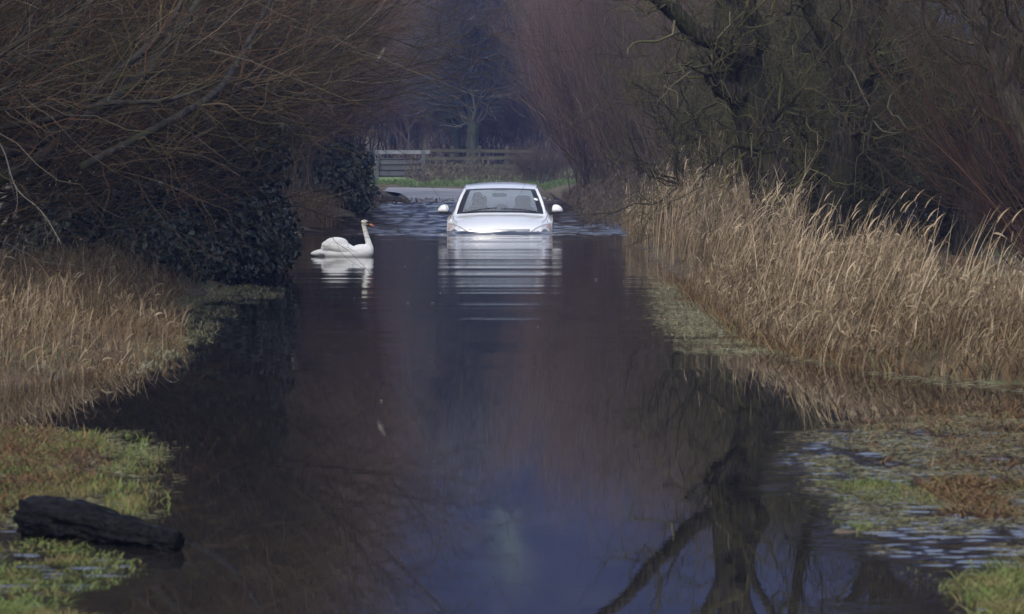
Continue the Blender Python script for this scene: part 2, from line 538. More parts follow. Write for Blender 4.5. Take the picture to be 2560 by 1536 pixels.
xs = np.concatenate([[-300, -60, -20], np.linspace(-12, -5, 15), np.linspace(-4.9, 4.9, 271), np.linspace(5, 12, 15), [20, 60, 300]])
ys = np.concatenate([[-30, 0, 6], np.linspace(9, 21, 601), np.linspace(21.1, 48, 270), np.linspace(48.1, 58, 125), np.linspace(58.06, 66, 133), np.linspace(66.1, 106, 400), [107, 120, 135]])
X, Y, Fq = gridmesh(xs, ys)
tag(mk('water', np.stack([X, Y, car_wave(X, Y) + ripples(X, Y)], -1), [Fq], mat_water(), attrs={'micro': water_fields(X, Y)[1] * (.4 + .6 * sstep(30, 46, Y)) + 1.5 * water_fields(X, Y)[0]}), kind='structure')

# ------------------------------------------------------------------ the lane where it climbs out of the flood
def mat_road():
    m, t, b = new_mat('road')
    g = t.nodes.new('ShaderNodeNewGeometry')
    n = t.nodes.new('ShaderNodeTexNoise'); n.inputs['Scale'].default_value = .7; n.inputs['Detail'].default_value = 6
    t.links.new(g.outputs['Position'], n.inputs['Vector'])
    r = ramp(t, [(.35, (.16, .15, .15)), (.6, (.27, .26, .27))])
    t.links.new(n.outputs[0], r.inputs[0]); t.links.new(r.outputs[0], b.inputs['Base Color'])
    b.inputs['Roughness'].default_value = .45
    return m


cl = np.array([(-.6, 90, -.12), (-.7, 98, -.03), (-.9, 104, .09), (-1.4, 112, .155), (-2.6, 119, .165), (-5.2, 124.5, .17), (-9, 127.5, .17), (-16, 130, .17), (-40, 134, .17)])
u = np.linspace(0, len(cl) - 1, 60)
C3 = np.stack([np.interp(u, np.arange(len(cl)), cl[:, k]) for k in range(3)], 1)
for _ in range(3): C3[1:-1] = (C3[:-2] + 2 * C3[1:-1] + C3[2:]) / 4
T2 = norm(np.gradient(C3[:, :2], axis=0))
N2 = np.stack([-T2[:, 1], T2[:, 0]], 1)
rows = []
for k, off in enumerate(np.linspace(-1.9, 1.9, 7)):
    rows.append(np.concatenate([C3[:, :2] + N2 * off, C3[:, 2:] - .02 * (off / 1.9) ** 2], 1))
RV = np.stack(rows, 1)
j, i = np.meshgrid(np.arange(59), np.arange(6), indexing='ij')
b = j * 7 + i
tag(mk('road', RV, [np.stack([b, b + 1, b + 8, b + 7], -1).reshape(-1, 4)], mat_road()), kind='structure')

# ------------------------------------------------------------------ the wooded hill behind everything
def mat_hill():
    m, t, b = new_mat('hill')
    g = t.nodes.new('ShaderNodeNewGeometry')
    n = t.nodes.new('ShaderNodeTexNoise'); n.inputs['Scale'].default_value = .05; n.inputs['Detail'].default_value = 8
    t.links.new(g.outputs['Position'], n.inputs['Vector'])
    r = ramp(t, [(.35, (.018, .02, .024)), (.55, (.032, .032, .034)), (.7, (.05, .047, .042))])
    t.links.new(n.outputs[0], r.inputs[0])
    a = t.nodes.new('ShaderNodeAttribute'); a.attribute_name = 'field'
    mx = t.nodes.new('ShaderNodeMix'); mx.data_type = 'RGBA'
    t.links.new(a.outputs['Fac'], mx.inputs[0]); t.links.new(r.outputs[0], mx.inputs[6])
    mx.inputs[7].default_value = (.11, .14, .085, 1)
    t.links.new(mx.outputs[2], b.inputs['Base Color'])
    b.inputs['Roughness'].default_value = 1
    b.inputs['Specular IOR Level'].default_value = 0
    return m


xs = np.concatenate([np.linspace(-700, -124, 25), np.linspace(-120, 120, 121), np.linspace(124, 700, 25)])
ys = np.linspace(330, 1100, 193)
X, Y, Fq = gridmesh(xs, ys)
hz = 8 + 170 * sstep(330, 1000, Y) + 10 * (vnoise(X / 90, Y / 90, 5) - .5)
fld = sstep(.45, .6, vnoise(X / 14 + 3.3, Y / 60, 12)) * np.exp(-((X - 2) / 5) ** 4) * np.exp(-((Y - 548) / 26) ** 4)
hz += (1 - fld) * (5 * vnoise(X / 5, Y / 7, 6) + 4 * vnoise(X / 2.5, Y / 4, 8))
tag(mk('hill', np.stack([X, Y, hz], -1), [Fq], mat_hill(), attrs={'field': fld}), kind='structure')


# ------------------------------------------------------------------ bare trees and bushes
def tints(n, K, S, lo=0, hi=1, p=1.0):
    return np.repeat(lo + (hi - lo) * rng.random(n) ** p, K * S)


def make_bush(name, seed, label, cat, group, n0, h, base_r, lean, spread, r0, n1, n2, n3, l1, l2, l3, a1, a2, a3, bias, tw, mats, up0=.15, ups=(.1, .1, .1), wob=(.03, .04, .05), K0=8, part=('stems', 'crown'), u1=.25):
    """many stems from one stool (part 1) carrying branches and twigs (part 2)"""
    reseed(seed)
    root = empty(name, (0, 0, 0), 0, label, cat, group)
    ph = rng.uniform(0, 2 * math.pi, n0)
    rr = base_r * np.sqrt(rng.random(n0))
    b0 = np.stack([rr * np.cos(ph), rr * np.sin(ph), np.full(n0, -.15)], 1)
    ph2 = ph + rng.normal(0, .6, n0)
    sp = rng.uniform(.1, 1, n0) * spread
    D = norm(np.stack([np.cos(ph2) * sp, np.sin(ph2) * sp, np.ones(n0)], 1) + np.array(lean) * rng.uniform(.5, 1.3, (n0, 1)))
    L = (h * rng.uniform(.6, 1.1, n0))[:, None, None]
    s = np.linspace(0, 1, K0)[None, :, None]
    wv = np.cumsum(rng.normal(size=(n0, K0, 3)), 1) * wob[0]; wv -= wv[:, :1]
    P0 = b0[:, None] + L * (D[:, None] * s + np.array((0, 0, up0)) * s * s + wv)
    R0 = (r0 * rng.uniform(.5, 1.2, n0))[:, None] * np.linspace(1, .3, K0)[None]
    P1, R1 = sprout(P0, R0, n1, l1, a1, 7, ups[0], wob[1], u1, 1, .7, bias=bias)
    a = MB()
    a.add(*tubes(P0, R0, 6, (.3, .9, .1)), tint=tints(n0, K0, 6))
    a.add(*tubes(P1, R1, 4), tint=tints(n1, 7, 4))
    a.build(part[0], mats[0], root)
    c = MB()
    P2, R2 = sprout(P1, R1, n2, l2, a2, 6, ups[1], wob[1], .15, 1, .7, tw * 1.6, bias)
    c.add(*tubes(P2, R2, 3), tint=tints(n2, 6, 3))
    if n3:
        Pa = np.concatenate([P2])
        P3, R3 = sprout(Pa, R2, n3, l3, a3, 5, ups[2], wob[2], .1, 1, .8, tw, bias)
        c.add(*tubes(P3, np.maximum(R3, tw * .45), 3), tint=tints(n3, 5, 3))
    c.build(part[1], mats[1], root)
    return root


def put(o, x, y, rz=0, sca=1.0, z=None, label=None):
    o.location = (x, y, float(ground_z(x, y)) if z is None else z)
    o.rotation_euler = (0, 0, rz)
    o.scale = (sca,) * 3 if np.isscalar(sca) else sca
    if label: o['label'] = label
    return o


def path(pts, n):
    pts = np.asarray(pts, float)
    u = np.linspace(0, len(pts) - 1, n)
    k = np.minimum(u.astype(int), len(pts) - 2)
    t = (u - k)[:, None]
    p = np.concatenate([[2 * pts[0] - pts[1]], pts, [2 * pts[-1] - pts[-2]]])
    a, b_, c, d = p[k], p[k + 1], p[k + 2], p[k + 3]
    return .5 * (2 * b_ + (c - a) * t + (2 * a - 5 * b_ + 4 * c - d) * t * t + (3 * b_ - a - 3 * c + d) * t ** 3)


def rough_tube(mb, pts, radii, n=40, sides=14, amp=.12, seed=0, tint=.5, lf=.18):
    P = path(pts, n)
    Rr = np.interp(np.linspace(0, 1, n), np.linspace(0, 1, len(radii)), radii)
    V, f = tubes(P[None], Rr[None], sides, (.1, .95, .05), cap=True)
    Vr = V[:n * sides].reshape(n, sides, 3)
    an = np.arange(sides)[None]
    ln = np.arange(n)[:, None]
    nz = (vnoise(an * .9 + seed * 7 + 0 * ln, ln * lf + 0 * an, seed) - .5) * 2 + (vnoise(an * .5 + 3.3 + 0 * ln, ln * lf * 2.8 + 0 * an, seed + 1) - .5)
    nz[:, -1] = nz[:, 0] * .5 + nz[:, -2] * .5
    Vr += (Vr - P[:, None]) * (amp * nz)[..., None]
    V[:n * sides] = Vr.reshape(-1, 3)
    mb.add(V, f, tint)
    return P, Rr


def tree(name, label, cat, group, limbs, seed, nb, n2, n3, l1, l2, l3, tw, mats, d, up=(.1, .05, 0), wob=(.06, .08, .08), a1=(.4, 1.2), u0=.35, rb=.02):
    """limbs: list of (pixel path, radii, dy) - traced in the photo, standing at distance d"""
    reseed(seed)
    base = at(limbs[0][0][0][0], limbs[0][0][0][1], d)
    base = np.array((base[0], d, 0.0))
    root = empty(name, base, 0, label, cat, group)
    a = MB()
    PP, RR = [], []
    for q, (pts, radii, dy) in enumerate(limbs):
        w3 = [at(px, py, d + dy * k / max(1, len(pts) - 1)) - base for k, (px, py) in enumerate(pts)]
        n = 40
        P, Rr = rough_tube(a, w3, radii, n, 14 if q == 0 else 10, .16 if q == 0 else .12, seed + q)
        PP.append(P); RR.append(Rr)
        if q == 0:
            k = MB(); k.V, k.F, k.T, k.n = a.V, a.F, a.T, a.n
            k.build('trunk', mats[0], root)
            a = MB()
    if a.n: a.build('limbs', mats[0], root)
    PP, RR = np.array(PP), np.array(RR)
    c = MB()
    P1, R1 = sprout(PP, RR, nb, l1, a1, 8, up[0], wob[0], u0, 1, .45, rb)
    c.add(*tubes(P1, R1, 5), tint=tints(nb, 8, 5))
    P2, R2 = sprout(P1, R1, n2, l2, (.4, 1.2), 6, up[1], wob[1], .2, 1, .6, tw * 2)
    c.add(*tubes(P2, R2, 3), tint=tints(n2, 6, 3))
    if n3:
        P3, R3 = sprout(P2, R2, n3, l3, (.4, 1.2), 5, up[2], wob[2], .2, 1, .7, tw)
        c.add(*tubes(P3, np.maximum(R3, tw * .5), 3), tint=tints(n3, 5, 3))
    c.build('crown', mats[1], root)
    return root


# left bank: sprawling willow, its limbs and reddish twigs reaching out over the lane
GL = 'willow bushes along the flooded lane'
wl = make_bush('willow_bush', 11, 'sprawling bare willow nearest on the left bank, red brown twigs above tan grass', 'bush', GL,
               26, 4.2, 1.3, (.75, -.1, .1), .55, .035, 320, 3600, 6500, (1.0, 2.2), (.6, 1.5), (.25, .7), (.2, .9), (.2, .95), (.3, 1.2),
               (.30, 0, .06), .0034, (M['willow_limb'], M['willow_twig']), up0=.1, ups=(.08, .10, .06), wob=(.035, .04, .05))
put(wl, -6.2, 34, 0, 1.0)
for (x, y, rz, s, lb) in [(-5.6, 40, .25, 1.05, 'bare willow bush behind the nearest left one, above the dark brambles'),
                          (-6.6, 30, -.2, .95, 'bare willow at the left picture edge with thick grey limbs crossing'),
                          (-7.3, 47, .1, 1.15, 'tall bare willow rising behind the ivy on the left bank'),
                          (-7.2, 39, -.3, 1.15, 'bare willow standing deepest in the thicket on the left'),
                          (-7.9, 55, .2, 1.2, 'bare willow behind the ivy column, twigs arching toward the lane')]:
    put(copy_tree(wl), x, y, rz, s, label=lb)

LW = tree('old_willow', 'old grey willow whose thick limbs cross the thicket at the top left', 'tree', None,
          [([(-160, 760), (-120, 450), (-50, 240), (0, 160), (104, 129), (140, 98), (207, 31), (290, -90)], [.13, .11, .09, .065, .05, .045, .04, .02], .2),
           ([(-120, 500), (20, 440), (124, 373), (181, 305), (217, 248), (270, 197), (400, 90), (470, -20)], [.06, .05, .045, .042, .04, .035, .03, .015], .8),
           ([(-100, 420), (150, 330), (310, 228), (362, 181), (466, 52), (515, -20), (600, -150)], [.06, .055, .05, .048, .042, .035, .02], 2.0),
           ([(200, 420), (430, 300), (540, 230), (585, 170), (621, 104), (690, -20)], [.035, .032, .03, .028, .025, .015], 3.0),
           ([(-60, 330), (120, 300), (260, 260), (420, 250), (560, 200)], [.03, .026, .022, .018, .008], .5)],
          58, 26, 260, 700, (.5, 1.2), (.4, 1.0), (.2, .6), .0032, (M['willow_limb'], M['willow_twig']), 29.5, up=(.15, .08, .05), wob=(.05, .05, .06), u0=.1, rb=.011)

# left hedge farther along and the osier thicket on the right
os1 = make_bush('osier_bush', 21, 'purple brown osier with upright whips beside the white car', 'bush', GL,
                70, 5.0, 1.2, (.10, 0, .1), .45, .020, 600, 5200, 4200, (1.5, 3.2), (.8, 2.0), (.3, .9), (.1, .4), (.1, .4), (.15, .5),
                (0, 0, .22), .0042, (M['osier_stem'], M['osier_twig']), up0=.1, ups=(.12, .10, .06), wob=(.025, .035, .045), part=('stems', 'crown'), u1=.04)
put(os1, 4.3, 71, 0, .72)
os1b = [(5.5, 66, 2.0, .66, 'osier thicket behind the tall pale reeds'), (4.0, 80, .8, .8, 'osier just past the car on the right bank'),
        (3.7, 90, 1.9, .92, 'osier between the car and the fence, whips leaning over the lane'), (3.2, 101, 3.0, 1.0, 'osier at the far end of the flood, right bank'),
        (3.0, 113, 4.2, 1.1, 'farthest osier in front of the wooden fence'), (5.9, 78, 5.0, .62, 'osier in the second row behind the bank'),
        (5.9, 94, 1.2, .72, 'tall osier in the second row beyond the reeds'), (5.3, 112, 2.4, .85, 'tall osier at the back of the right thicket')]
for (x, y, rz, s, lb) in os1b: put(copy_tree(os1), x, y, rz, s, label=lb)
os2 = make_bush('hedge_bush', 31, 'brown bare hedge bush on the left just behind the swan', 'bush', GL,
                50, 4.6, 1.1, (.06, 0, .1), .5, .022, 500, 4800, 4600, (1.0, 2.4), (.7, 1.6), (.3, .8), (.15, .6), (.15, .6), (.2, .7),
                (.12, 0, .12), .0042, (M['osier_stem'], M['osier_twig']), up0=.1, ups=(.08, .08, .06), wob=(.025, .03, .04))
put(os2, -5.7, 63, 0, 1.0)
for (x, y, rz, s, lb) in [(-5.7, 72, 1.1, 1.1, 'brown hedge bush behind the tan grass tuft on the left'), (-5.8, 82, .5, 1.2, 'hedge bush above the dark evergreen on the left'),
                          (-6.2, 94, 2.0, 1.25, 'hedge bush where the lane turns left'), (-7.0, 106, .8, 1.35, 'farthest hedge bush on the left before the road'),
                          (-4.7, 77, 3.1, (.75, .75, 1.15), 'narrow brown hedge bush behind the dark evergreen'), (-4.9, 88, 4.4, (.8, .8, 1.25), 'narrow brown hedge bush at the inside of the bend'),
                          (-5.0, 99, 5.3, (.8, .8, 1.3), 'last narrow hedge bush before the drift log on the left'), (-4.9, 68, 1.9, (.7, .7, 1.1), 'narrow brown hedge bush rising behind the tan tuft'),
                          (-7.2, 66, 2.2, 1.3, 'tall hedge bush in the second row behind the ivy'), (-7.6, 86, .2, 1.4, 'tall hedge bush in the second row near the bend')]:
    put(copy_tree(os2), x, y, rz, s, label=lb)


# dark leafy growth: ivy and bramble
def leafy(name, seed, label, cat, group, lobes, n, size, stems):
    """lobes: ellipsoids (x,y,z,rx,ry,rz) whose shells carry leaves"""
    reseed(seed)
    root = empty(name, (0, 0, 0), 0, label, cat, group)
    L = np.array(lobes, float)
    vol = L[:, 3] * L[:, 5]
    i = rng.choice(len(L), n, p=vol / vol.sum())
    d = norm(rng.normal(size=(n, 3)))
    rad = rng.uniform(.45, 1.08, n) ** .6 + rng.normal(0, .05, n)
    p = L[i, :3] + d * L[i, 3:] * rad[:, None]
    p[:, 2] = np.maximum(p[:, 2], rng.uniform(-.02, .1, n))
    nrm = norm(d + rng.normal(0, .7, (n, 3)) + np.array((0, 0, .25)))
    a = norm(np.cross(nrm, rng.normal(size=(n, 3))))
    b_ = np.cross(nrm, a)
    s = (size * rng.uniform(.6, 1.3, n) ** 2)[:, None]
    tipf = nrm * s * .15
    V = np.stack([p - a * s, p + b_ * s * .6 + tipf, p + a * s, p - b_ * s * .6 + tipf], 1)
    q = np.arange(n)[:, None] * 4 + np.arange(4)[None]
    mk('foliage', V, [q], M['ivy_leaf'], root, np.repeat(rng.random(n), 4), smooth=False)
    # arching canes inside and sticking out
    m0 = stems
    i = rng.choice(len(L), m0, p=vol / vol.sum())
    st = L[i, :3] * np.array((1, 1, 0)) + rng.normal(0, .15, (m0, 3)) * np.array((1, 1, 0))
    en = L[i, :3] + norm(rng.normal(size=(m0, 3))) * L[i, 3:] * 1.15
    en[:, 2] = np.maximum(en[:, 2], .05)
    u = np.linspace(0, 1, 8)[None, :, None]
    P = st[:, None] * (1 - u) + en[:, None] * u + np.array((0, 0, 1)) * (u * (1 - u)) * .6 + np.cumsum(rng.normal(0, .02, (m0, 8, 3)), 1)
    V, f = tubes(P, np.full((m0, 8), .005), 3)
    mk('stems', V, f, M['osier_stem'], root, tints(m0, 8, 3))
    return root


GB = 'dark leafy bushes at the left waterside'
br = leafy('bramble_bush', 41, 'dark bramble bush overhanging the water behind the left grass', 'bush', GB,
           [(0, 0, .35, .55, .7, .45), (-.55, .3, .45, .6, .7, .5), (.3, .6, .5, .5, .8, .55), (-.2, -.5, .2, .6, .5, .3), (-1.0, .6, .5, .5, .8, .5)], 9000, .035, 70)
put(br, -3.08, 40.5, 0, 1.0, z=0)
put(copy_tree(br), -3.75, 44, 1.2, 1.1, z=0, label='low dark bramble bush left of the swan, under the ivy column')
put(copy_tree(br), -3.9, 38.5, 2.6, .85, z=0, label='dark bramble bush set back among the willow twigs')
iv = leafy('ivy_clad_tree', 43, 'tall tree stump smothered in dark ivy above the brambles', 'tree', None,
           [(0, 0, .6, .5, .6, .6), (.05, 0, 1.3, .42, .5, .6), (.1, .1, 1.95, .36, .4, .5), (-.3, .1, .9, .5, .5, .6), (-.45, .2, 1.6, .35, .4, .45), (.2, 0, .35, .4, .6, .4)], 12000, .035, 40)
put(iv, -2.95, 43.5, 0, .92, z=0)
ev = leafy('evergreen_bush', 45, 'round dark evergreen bush at the far left waterside under the hedge', 'bush', None,
           [(0, 0, .5, .75, .9, .6), (-.4, .6, .8, .8, .9, .7), (.2, .4, 1.0, .5, .7, .5), (-.6, -.3, .5, .6, .8, .6)], 8000, .045, 40)
put(ev, -3.65, 82, 0, 1.05, z=0)


# ------------------------------------------------------------------ trees on the right bank
MT = (M['bark'], M['scrub_twig'])
tree('pollard_willow', 'big dark pollard willow leaning left behind the reeds, with forked limbs', 'tree', 'old trees on the right bank',
     [([(1990, 700), (1955, 560), (1915, 400), (1872, 270), (1838, 140), (1835, 20), (1840, -180), (1850, -330)], [.30, .25, .23, .22, .25, .21, .17, .12], .5),
      ([(1845, 160), (1800, 110), (1740, 85), (1690, 35), (1640, -10), (1550, -110), (1460, -170), (1380, -250)], [.13, .12, .10, .085, .075, .06, .05, .03], -1.0),
      ([(1840, 150), (1885, 128), (1912, 100), (1895, 55), (1878, 10), (1890, -60), (1960, -180), (2000, -330)], [.08, .075, .07, .055, .05, .045, .035, .02], -.5),
      ([(1850, 240), (1800, 215), (1775, 185), (1790, 180)], [.12, .10, .07, .03], -.4),
      ([(1835, -20), (1790, -110), (1740, -220), (1700, -330)], [.10, .08, .05, .03], .6),
      ([(1840, -60), (1900, -180), (2000, -230), (2090, -270), (2180, -330)], [.09, .07, .06, .05, .03], 1.0),
      ([(1930, 380), (1880, 370), (1830, 365), (1790, 400), (1755, 430)], [.05, .035, .025, .02, .01], -.6),
      ([(1930, 300), (1970, 260), (2010, 220)], [.035, .025, .01], -.4)],
     51, 75, 380, 900, (.4, 1.1), (.3, .8), (.15, .45), .0034, MT, 41.5, u0=.12)
tree('leaning_willow', 'dark trunk leaning right just beyond the pollard willow, mossy twigs around it', 'tree', 'old trees on the right bank',
     [([(2030, 690), (2075, 540), (2100, 420), (2128, 300), (2160, 180), (2178, 60), (2195, -40), (2210, -150)], [.20, .17, .15, .15, .14, .14, .16, .10], .3),
      ([(2110, 260), (2088, 150), (2060, 90), (2022, 30), (2005, -40), (1985, -160), (1940, -280)], [.09, .085, .08, .07, .06, .05, .03], -.5),
      ([(2190, -20), (2250, -120), (2320, -200), (2420, -330)], [.09, .07, .05, .03], .3),
      ([(2190, -30), (2150, -110), (2100, -210), (2060, -330)], [.08, .07, .05, .03], .3),
      ([(2150, 210), (2200, 170), (2250, 185), (2310, 205)], [.05, .04, .035, .02], -.5),
      ([(2120, 340), (2170, 320), (2180, 300), (2165, 390)], [.03, .03, .02, .01], -.5)],
     53, 90, 560, 1300, (.4, 1.2), (.3, .8), (.15, .45), .0034, MT, 43.0, u0=.1)
tree('grey_leaning_tree', 'pale grey trunk leaning in at the top right picture edge', 'tree', 'old trees on the right bank',
     [([(2720, 800), (2650, 560), (2570, 340), (2500, 190), (2450, 60), (2400, -80), (2360, -260)], [.17, .15, .13, .12, .11, .10, .06], .2),
      ([(2510, 210), (2540, 120), (2600, 20), (2640, -160)], [.05, .045, .04, .02], -.3),
      ([(2455, 70), (2400, 30), (2360, -20), (2340, -90)], [.04, .03, .025, .01], .2)],
     55, 90, 700, 1600, (.4, 1.1), (.3, .8), (.15, .45), .0034, (M['bark_pale'], M['scrub_twig']), 37.5)
tree('dark_tree', 'upright dark trunk behind the red shoots at the right', 'tree', 'old trees on the right bank',
     [([(2405, 700), (2420, 520), (2440, 380), (2455, 260), (2470, 150), (2490, 0), (2500, -160)], [.19, .16, .14, .13, .12, .10, .07], .3),
      ([(2440, 380), (2380, 330), (2330, 300), (2280, 300)], [.05, .045, .03, .02], -.3),
      ([(2450, 300), (2520, 250), (2580, 230)], [.05, .04, .02], .2)],
     57, 110, 800, 1800, (.4, 1.1), (.3, .8), (.15, .45), .0034, MT, 45.0)

# mossy scrub filling the space behind the trunks
scb = make_bush('mossy_scrub', 61, 'tangled mossy scrub between the pollard willow and the leaning trunk', 'bush', 'mossy scrub behind the right bank trees',
                16, 2.7, .8, (0, 0, 0), .8, .035, 170, 1900, 4600, (.6, 1.5), (.35, .9), (.2, .5), (.4, 1.2), (.5, 1.3), (.5, 1.3),
                (0, 0, 0), .0040, (M['bark'], M['scrub_twig']), up0=.0, ups=(.05, .0, .0), wob=(.06, .08, .09))
put(scb, 4.2, 47, 0, 1.0)
for (x, y, rz, s, lb) in [(5.5, 50, 1, 1.15, 'mossy scrub behind the leaning dark trunk'), (3.5, 52, 2.2, 1.1, 'mossy scrub left of the pollard willow, over the far reeds'),
                          (7.2, 51, 3.1, 1.0, 'mossy scrub beneath the pale grey trunk'), (4.6, 58, 4.2, 1.1, 'tall mossy scrub at the back of the right bank'),
                          (8.9, 62, 5.2, 1.2, 'tall mossy scrub behind the red shoots')]:
    put(copy_tree(scb), x, y, rz, s, label=lb)

# red shoots at the right edge, nearer than the reeds behind them
rs = make_bush('red_willow_shrub', 71, 'red brown willow shoots leaning in from the right picture edge', 'bush', None,
               34, 2.2, .35, (-.75, .1, .2), .35, .010, 130, 420, 500, (.6, 1.3), (.4, .9), (.2, .5), (.1, .5), (.2, .6), (.2, .6),
               (-.2, 0, .15), .0032, (M['red_shoot'], M['red_shoot']), up0=.12, ups=(.08, .08, .05), wob=(.025, .03, .03))
put(rs, 4.55, 29.5, 0, 1.0)

# dead branches
def stick(name, label, pts, radii, mat, d, dy=0.0, twigs=0, seed=0):
    reseed(seed)
    w3 = [at(px, py, d + dy * k) for k, (px, py) in enumerate(pts)]
    b0 = w3[0].copy()
    a = MB()
    P, Rr = rough_tube(a, [p - b0 for p in w3], radii, 20, 7, .2, seed)
    if twigs:
        Q, RR = sprout(P[None], Rr[None], twigs, (.1, .3), (.5, 1.1), 5, 0, .05, .2, 1, .6)
        a.add(*tubes(Q, RR, 4), tint=.5)
    o = a.build(name, mat)
    o.location = b0
    return tag(o, label, 'branch')


stick('dead_branch', 'pale bare dead branch drooping in front of the left willow', [(-20, 330), (10, 380), (40, 470), (95, 520), (125, 560), (155, 615)], [.005, .005, .0045, .004, .003, .002], M['deadwood'], 29, 0, 4, 3)
stick('snapped_branch', 'short snapped branch stub of pale wood high on the left hedge edge', [(942, 152), (952, 138), (962, 120)], [.012, .03, .012], M['deadwood'], 58, 0, 0, 4)
stick('fallen_branch', 'dark fallen branch lying at the foot of the right reeds', [(1690, 700), (1760, 702), (1830, 722), (1900, 712)], [.02, .028, .03, .02], M['dark_log'], 40.5, 0, 10, 5)
stick('floating_stick', 'thin dark stick floating in front of the white car', [(1385, 586), (1420, 583), (1470, 589), (1520, 592)], [.006, .012, .010, .005], M['dark_log'], 61.3, 0, 2, 6)


# ------------------------------------------------------------------ reeds and grasses
def blades(n, pos, h, wid, lean, curl, K=6, headpale=0):
    """pos (n,3), h (n), lean (n,3) horizontal drift at the tip, curl droop at the end"""
    s = np.linspace(0, 1, K)[None, :, None]
    up = np.array((0, 0, 1.0))
    P = pos[:, None] + h[:, None, None] * (up * (s - curl[:, None, None] * s ** 4) + lean[:, None] * (.35 * s + .65 * s ** 2.2))
    ph = rng.uniform(0, math.pi, n)
    side = np.stack([np.cos(ph), np.sin(ph) * .6, np.zeros(n)], 1)
    W = wid[:, None] * np.array([.7, 1, .95, .8, .5, .12])[None] if K == 6 else wid[:, None] * np.linspace(1, .2, K)[None]
    return ribbons(P, W, side)


def reed_bed(name, label, seed, pts, hgt, lean, tallfrac, mat, leafw=.008, leaves=3, dark=0.34, gust=.12, plume=.05, pale=0.0):
    """pts (n,2) plant positions; each plant is a stem with drooping leaves, some with a pale plume"""
    reseed(seed)
    n = len(pts)
    z = np.maximum(ground_z(pts[:, 0], pts[:, 1]), -.05)
    pos = np.stack([pts[:, 0], pts[:, 1], z], 1)
    hh = hgt * rng.uniform(.6, 1.1, n)
    tall = rng.random(n) < tallfrac
    hh = np.where(tall, hh * rng.uniform(1.2, 1.75, n), hh)
    gx = (vnoise(pts[:, 0] * .9, pts[:, 1] * .5, seed) - .5) * gust * 4
    ln = np.stack([lean[0] + gx + rng.normal(0, gust, n), lean[1] + rng.normal(0, gust, n), np.zeros(n)], 1)
    a = MB()
    V, f = blades(n, pos, hh, np.full(n, .0055), ln, np.full(n, .03))
    base_t = rng.random(n)
    a.add(V, f, np.repeat(np.clip(base_t * .8 + np.where(tall, .2, 0), 0, 1), 12))
    m = n * leaves
    i = np.repeat(np.arange(n), leaves)
    u = rng.uniform(.12, .98, m)
    lp = pos[i] + hh[i, None] * (np.array((0, 0, 1)) * u[:, None] + ln[i] * (.35 * u + .65 * u ** 2.2)[:, None])
    ll = rng.uniform(.18, .42, m) * np.clip(hgt[i] / .7, .6, 1.2)
    ph = rng.uniform(0, 2 * math.pi, m)
    le = np.stack([np.cos(ph) * .7 + .35, np.sin(ph) * .7, np.zeros(m)], 1)
    s = np.linspace(0, 1, 6)[None, :, None]
    droop = rng.uniform(.1, .95, m)[:, None, None]
    P = lp[:, None] + ll[:, None, None] * (le[:, None] * s * .55 + np.array((0, 0, 1)) * (.75 * s - droop * s ** 2))
    P[..., 2] = np.maximum(P[..., 2], z[i][:, None] + .005)
    side = norm(np.cross(le, np.array((0, 0, 1.))) + rng.normal(0, .35, (m, 3)))
    W = (leafw * rng.uniform(.5, 1.3, m))[:, None] * np.array([.5, .9, 1, .9, .55, .1])[None]
    V, f = ribbons(P, W, side)
    tb = np.clip(pale + .15 + .55 * u * rng.uniform(.4, 1.4, m), 0, 1)
    tb = np.where(rng.random(m) < dark, tb * .3, tb)
    a.add(V, f, np.repeat(tb, 12))
    # pale plumes
    pi_ = np.where(rng.random(n) < plume)[0]
    if len(pi_):
        m = len(pi_)
        tp = pos[pi_] + hh[pi_, None] * (np.array((0, 0, .97)) + ln[pi_])
        s = np.linspace(0, 1, 6)[None, :, None]
        dr = np.stack([rng.uniform(.2, 1.0, m), rng.normal(0, .3, m), rng.uniform(-.1, .6, m)], 1)
        P = tp[:, None] + .10 * (dr[:, None] * s + np.array((0, 0, 1)) * (.25 * s - .55 * s * s))
        W = np.full((m, 1), .014) * np.array([.2, .7, 1, .9, .6, .15])[None]
        V, f = ribbons(P, W, norm(np.cross(dr, rng.normal(size=(m, 3)))))
        a.add(V, f, np.repeat(rng.uniform(.55, .95, m), 12))
    o = a.build(name, mat, smooth=False)
    return tag(o, label, 'reeds', kind='stuff')


def sample_bank(n, side, d0, d1, w0, w1, power=1.0):
    d = rng.uniform(d0, d1, n)
    off = w0 + (w1 - w0) * rng.random(n) ** power
    e = np.interp(d, RE[:, 0], RE[:, 1]) + off if side > 0 else np.interp(d, LE[:, 0], LE[:, 1]) - off
    return np.stack([e, d], 1), off


